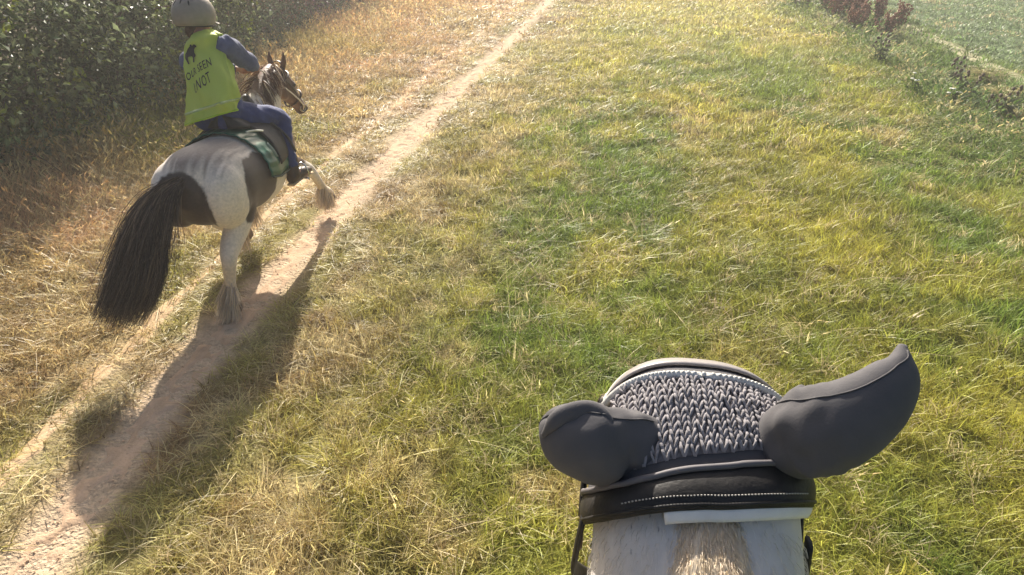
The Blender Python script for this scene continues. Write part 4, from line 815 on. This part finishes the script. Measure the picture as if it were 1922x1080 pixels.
for s in (-1, 1):
    P = [hs(y_, s*R(np.interp(y_, [0.54, 0.70, 0.98], [96, 84, 88])), np.interp(y_, [0.54, 0.7, 0.84, 0.92, 0.98], [0.016, 0.014, 0.020, 0.014, 0.010])) for y_ in np.linspace(0.54, 0.98, 14)]
    MB().add(*loft(P, 0.004, 0.013, ref=(1, 0, 0), n=8, seg=50)).build('cheek_strap', M_BLACK_LEATHER, brd)
    P = [hs(np.interp(a_, [84, 100, 180], [0.525, 0.49, 0.50]), s*R(a_), np.interp(a_, [84, 105, 150, 180], [0.012, 0.024, 0.022, 0.015])) for a_ in np.linspace(84, 180, 16)]
    MB().add(*loft(P, 0.004, 0.012, ref=(1, 0, 0), n=8, seg=40)).build('throat_lash', M_BLACK_LEATHER, brd)
t = np.linspace(0, 2*math.pi, 26); bc = hs(0.525, -R(92), 0.016); P = np.array([bc+A_(0.002, 0.020*math.copysign(abs(math.cos(x))**0.6, math.cos(x)), 0.026*math.copysign(abs(math.sin(x))**0.6, math.sin(x))) for x in t])
MB().add(*loft(P, 0.0032, n=8, seg=50)).build('buckle', mat('dark_brass_buckle', (0.12, 0.08, 0.05), rough=0.3, metal=0.9), brd)
P = np.array([hs(0.98, a, 0.008) for a in np.linspace(0, 2*math.pi, 40)]); MB().add(*loft(P, 0.005, 0.014, ref=(0, 0.7, -0.7), n=8, seg=60)).build('noseband', M_BLACK_LEATHER, brd)

# ------------------------------------------------------------------ hedge and verge plants
M_STEM = mat('bramble_cane', lin(104, 84, 66), rough=0.7, var=0.3, vscale=20)
def leaf_quads(C, N, size, seed, slim=0.55):
    """folded pointed leaves at C with normals N"""
    r = np.random.default_rng(seed); n = len(C); T = np.cross(N, r.normal(size=(n, 3))); T /= np.linalg.norm(T, axis=1)[:, None]+1e-9; B = np.cross(N, T)
    s = (size*(0.55+0.8*r.random(n)))[:, None]; base = C-T*s*0.5; tip = C+T*s*0.5-N*s*0.12; l = C+B*s*slim*0.5+N*s*0.12; rr = C-B*s*slim*0.5+N*s*0.12
    V = np.stack([base, l, tip, rr], 1).reshape(-1, 3); F = []
    for i in range(n): F += [[4*i, 4*i+1, 4*i+2], [4*i, 4*i+2, 4*i+3]]
    uv = np.repeat(np.column_stack([r.random(n), np.ones(n)]), 4, 0); return V, F, uv
def bush(name, cx, cy, rx, ry, h, nleaf, size, mats, label, seed, slim=0.55, low_gap=0.75, lean=0.0, group=None, upright=False):
    r = np.random.default_rng(seed); z0 = float(gz(cx, cy)); root = empty(name, (cx, cy, z0)); nc = nleaf//26
    D = r.normal(size=(nc*3, 3)); D /= np.linalg.norm(D, axis=1)[:, None]; D = D[(D[:, 2] > -0.92)]
    D = D[r.random(len(D)) < np.where(D[:, 2] < 0.1, 1-low_gap, 1.0)][:nc]
    lump = 0.72+0.5*fbm(D[:, 0]*2.2+seed, D[:, 1]*2.2+D[:, 2]*3.1, seed); inner = np.where(r.random(len(D)) < 0.3, 0.65+0.2*r.random(len(D)), 1.0)
    sh_ = np.sqrt((D[:, :2]**2).sum(1))[:, None]; D2 = np.column_stack([D[:, :2]/np.maximum(sh_, 1e-3)*np.minimum(1, sh_*1.35), D[:, 2]]); C = D2*np.array([rx, ry, h*0.56])*(lump*inner)[:, None]+np.array([cx, cy, z0+h*0.47]); C[:, 0] += lean*(C[:, 2]-z0)
    stem = MB()
    for k in range(16):
        c = C[r.integers(len(C))]; b = np.array([cx+r.normal()*0.25*rx, cy+r.normal()*0.3*ry, z0-0.03]); m = (b+c)/2+np.array([r.normal()*0.15, r.normal()*0.15, 0.25*h]); e = c+(c-m)*0.35+np.array([0, 0, -0.15])
        stem.add(*loft([b, m, c, e], [0.016, 0.011, 0.007, 0.003], n=5, seg=12))
    stem.build('canes', M_STEM, root)['kind'] = 'stuff'
    cl = np.repeat(np.arange(len(C)), 26); P = C[cl]+r.normal(size=(len(cl), 3))*np.array([0.13, 0.13, 0.11])
    if upright: P = C[cl]+r.normal(size=(len(cl), 3))*np.array([0.05, 0.05, 0.20])
    N = D[cl]*0.6+r.normal(size=(len(cl), 3))*0.6+np.array([0, 0, 0.45]); N /= np.linalg.norm(N, axis=1)[:, None]
    P[:, 2] = np.maximum(P[:, 2], gz(P[:, 0], P[:, 1])+0.03); pick = r.random(len(C))[cl]
    lo = 0
    for m_, share in mats:
        k = (pick >= lo) & (pick < lo+share); lo += share
        if k.sum() < 5: continue
        V, F, uv = leaf_quads(P[k], N[k], size, seed+int(lo*100), slim); o = mk('leaves', V, F, m_, root, smooth=False, uv=uv); o['kind'] = 'stuff'
    tag(root, label, 'bush', group); return root
LF_A = leafmat('bramble_leaf', base=lin(76, 88, 56), trans=0.32, rough=0.45, spec=0.3, vary=0.5)
LF_B = leafmat('bramble_leaf_sunlit', base=lin(134, 142, 104), trans=0.32, rough=0.45, spec=0.3, vary=0.4)  # paler leaf copy: sunlit leaf tops suggested by colour
LF_C = leafmat('bramble_leaf_yellow', base=lin(128, 138, 52), trans=0.3, rough=0.4, spec=0.4, vary=0.4)
LF_D = leafmat('sallow_leaf', base=lin(116, 124, 96), trans=0.25, rough=0.5, spec=0.35, vary=0.4)
LF_E = leafmat('dead_leaf', base=lin(138, 106, 86), trans=0.25, rough=0.7, spec=0.2, vary=0.4)
LF_P = leafmat('dusky_flower', base=lin(150, 118, 128), trans=0.25, rough=0.7, spec=0.2, vary=0.4)
BR = [(LF_A, 0.52), (LF_B, 0.36), (LF_C, 0.12)]; SA = [(LF_D, 0.62), (LF_A, 0.23), (LF_E, 0.15)]; PU = [(LF_D, 0.45), (LF_P, 0.38), (LF_E, 0.17)]
HB = [(-6.90, 3.4, 1.89, BR, 'dark bramble bush at the near end of the hedge'), (-6.90, 5.0, 2.03, BR, 'dark bramble bush at the left edge, deepest shade at its foot'), (-7.00, 6.6, 1.96, BR, 'bramble bush with pale glossy leaves left of the rider'),
      (-6.90, 8.2, 1.82, BR, 'bramble bush directly behind the lime vest'), (-7.10, 9.9, 1.75, [(LF_A, 0.45), (LF_B, 0.4), (LF_C, 0.15)], 'bramble bush behind the riding hat'), (-7.40, 11.6, 1.68, SA, 'grey-green sallow bush beyond the rider and the pony head'),
      (-7.60, 13.4, 1.68, SA, 'grey-green sallow bush with brown dead leaves above the pony ears'), (-7.70, 15.2, 1.61, PU, 'dusky purple-tinged bush far along the hedge'), (-7.80, 17.2, 1.54, PU, 'pale twiggy bush second from the far hedge end'), (-7.95, 19.4, 1.54, SA, 'grey-green bush at the visible far end of the hedge'), (-8.15, 22.0, 1.54, SA, 'grey-green bush beyond the top of the hedge')]
for i, (x, y, h, ms, lb) in enumerate(HB):
    far = y > 11; bush('bramble_bush' if not far else 'sallow_bush', x, y, 1.25, 1.25, h, 9500 if not far else 8000, 0.080 if not far else 0.080, ms, lb, 400+i, 0.62 if not far else 0.34, lean=0.10 if not far else 0.0, low_gap=0.15, group='bushes of the hedge')
def plant(name, x, y, h, ns, mats, label, cat, seed, head, group=None, spread=0.16):
    r = np.random.default_rng(seed); z0 = float(gz(x, y)); root = empty(name, (x, y, z0)); st_ = MB(); hd_ = MB(); C = []; N = []
    for k in range(ns):
        a = r.random()*6.283; o = spread*r.random(); b = np.array([x+0.04*r.normal(), y+0.04*r.normal(), z0-0.02]); hh = h*(0.65+0.5*r.random()); tp = b+np.array([math.cos(a)*o*1.4, math.sin(a)*o*1.4, hh])
        m = (b+tp)/2+np.array([-math.cos(a), -math.sin(a), 0])*o*0.2; st_.add(*loft([b, m, tp], [0.006, 0.005, 0.003], n=5, seg=8))
        for q_ in np.linspace(0.15, 0.75, 7): C.append(b*(1-q_)+tp*q_+r.normal(size=3)*0.035); N.append(np.array([r.normal(), r.normal(), 1.2]))
        if head == 'spike':
            for q_ in np.linspace(0.5, 1.0, 22): c = b*(1-q_)+tp*q_+r.normal(size=3)*0.026; hd_.add(*ball(c, (0.019, 0.019, 0.026), n=5, m=3))
        elif head == 'daisy':
            hd_.add(*ball(tp, (0.030, 0.030, 0.010), n=8, m=4))
        elif head == 'thistle': hd_.add(*ball(tp, (0.022, 0.022, 0.028), n=7, m=5)); hd_.add(*ball(tp-[0.03, 0.02, 0.07], (0.018, 0.018, 0.022), n=7, m=5))
    st_.build('stems', mats[0], root)['kind'] = 'stuff'; hd_.build('seed_heads' if head == 'spike' else 'flower_heads', mats[2], root)['kind'] = 'stuff'
    N = np.array(N); N /= np.linalg.norm(N, axis=1)[:, None]; V, F, uv = leaf_quads(np.array(C), N, 0.13, seed+5, 0.35); mk('leaves', V, F, mats[1], root, smooth=False, uv=uv)
    tag(root, label, cat, group); return root
M_RUST = mat('dock_seed', lin(150, 110, 88), rough=0.8, var=0.35, vscale=60); M_RST = mat('dock_stem', lin(128, 88, 66), rough=0.7); LF_K = leafmat('dock_leaf', base=lin(92, 108, 62), trans=0.25, rough=0.5, spec=0.3)
M_WHITE = mat('white_petals', lin(236, 234, 220), rough=0.7); M_GST = mat('green_stem', lin(92, 104, 60), rough=0.6); M_TH = mat('thistle_head', lin(112, 96, 84), rough=0.8, var=0.3, vscale=80)
for i, (x, y, h) in enumerate([(5.0, 18.2, 0.7), (5.3, 18.9, 0.8), (5.55, 17.9, 0.75), (5.2, 20.1, 0.85), (5.8, 19.3, 0.8), (5.5, 20.8, 0.8), (6.0, 20.4, 0.85), (5.1, 16.9, 0.55), (5.75, 16.8, 0.6), (4.7, 21.2, 0.8), (5.9, 22.0, 0.9), (6.0, 18.4, 0.8), (6.3, 19.2, 0.85), (6.2, 17.4, 0.7), (5.5, 18.5, 0.8), (6.4, 21.0, 0.9), (5.0, 19.4, 0.8), (4.9, 20.6, 0.8)]):
    plant('dock_plant', x, y, h, 9, (M_RST, LF_K, M_RUST), 'rusty seeding dock in the clump at the far verge', 'weed', 700+i, 'spike', group='docks at the far verge')
for i, (x, y, h, lb) in enumerate([(4.55, 13.2, 0.5, 'dark upright thistle standing alone before the ditch'), (5.05, 10.9, 0.55, 'brown thistle in the weeds by the ditch, nearer than the lone one'), (5.35, 10.2, 0.6, 'tall brown thistle beside the pale bent tussock'), (5.2, 11.8, 0.5, 'low brown thistle at the ditch edge nearest the chalky path')]):
    plant('thistle', x, y, h, 7, (M_GST, LF_D, M_TH), lb, 'weed', 740+i, 'thistle')
for i, (x, y, lb) in enumerate([(4.72, 20.2, 'white flowering mayweed up by the rusty docks'), (4.35, 10.9, 'white flowering mayweed in green grass below the lone thistle'), (4.75, 10.5, 'white flowering mayweed beside the brown thistles')]):
    plant('mayweed', x, y, 0.30, 4, (M_GST, LF_K, M_WHITE), lb, 'flower', 760+i, 'daisy')
LF_T = leafmat('tussock_blade', base=lin(176, 168, 122), trans=0.3, rough=0.5, spec=0.3)
for i, (x, y, lb) in enumerate([(5.55, 10.4, 'pale bent grass tussock leaning over the ditch by the thistles'), (5.75, 11.3, 'pale grass tussock between the ditch and the chalky path'), (5.45, 9.5, 'pale grass tussock at the right picture edge'), (5.95, 12.4, 'pale grass tussock farthest up the chalky path')]):
    L = []; z0 = float(gz(x, y))
    for k in range(260):
        a = rng.random()*6.283; b = np.array([x+rng.normal()*0.07, y+rng.normal()*0.07, z0-0.01]); hh = 0.3+0.25*rng.random(); o = 0.15+0.35*rng.random(); t = np.linspace(0, 1, 6)[:, None]
        L.append(b+np.array([math.cos(a), math.sin(a), 0])*o*t**1.7+np.array([0, 0, 1])*hh*(t-0.62*t**2.6))
    v, f, uv = ribbons(L, 0.010); o = mk('grass_tussock', v, f, LF_T, origin=(x, y, z0), uv=uv); tag(o, lb, 'tussock')

# ------------------------------------------------------------------ thin haze box, added for a milky veil over the scene
V = [(x, y, z) for x in (-700, 700) for y in (-700, 800) for z in (-2.2, 3.2)]
hz_ = mk('haze', V, [[0, 1, 3, 2], [4, 6, 7, 5], [0, 4, 5, 1], [2, 3, 7, 6], [0, 2, 6, 4], [1, 5, 7, 3]], None, smooth=False)
m = bpy.data.materials.new('milky_haze'); m.use_nodes = True; t = m.node_tree
for n in list(t.nodes):
    if n.type == 'BSDF_PRINCIPLED': t.nodes.remove(n)
pv = t.nodes.new('ShaderNodeVolumePrincipled'); pv.inputs['Color'].default_value = (0.92, 0.90, 0.88, 1); pv.inputs['Density'].default_value = 0.0042; pv.inputs['Anisotropy'].default_value = 0.3
t.links.new(pv.outputs[0], t.nodes['Material Output'].inputs['Volume']); hz_.data.materials.append(m); tag(hz_, kind='stuff')
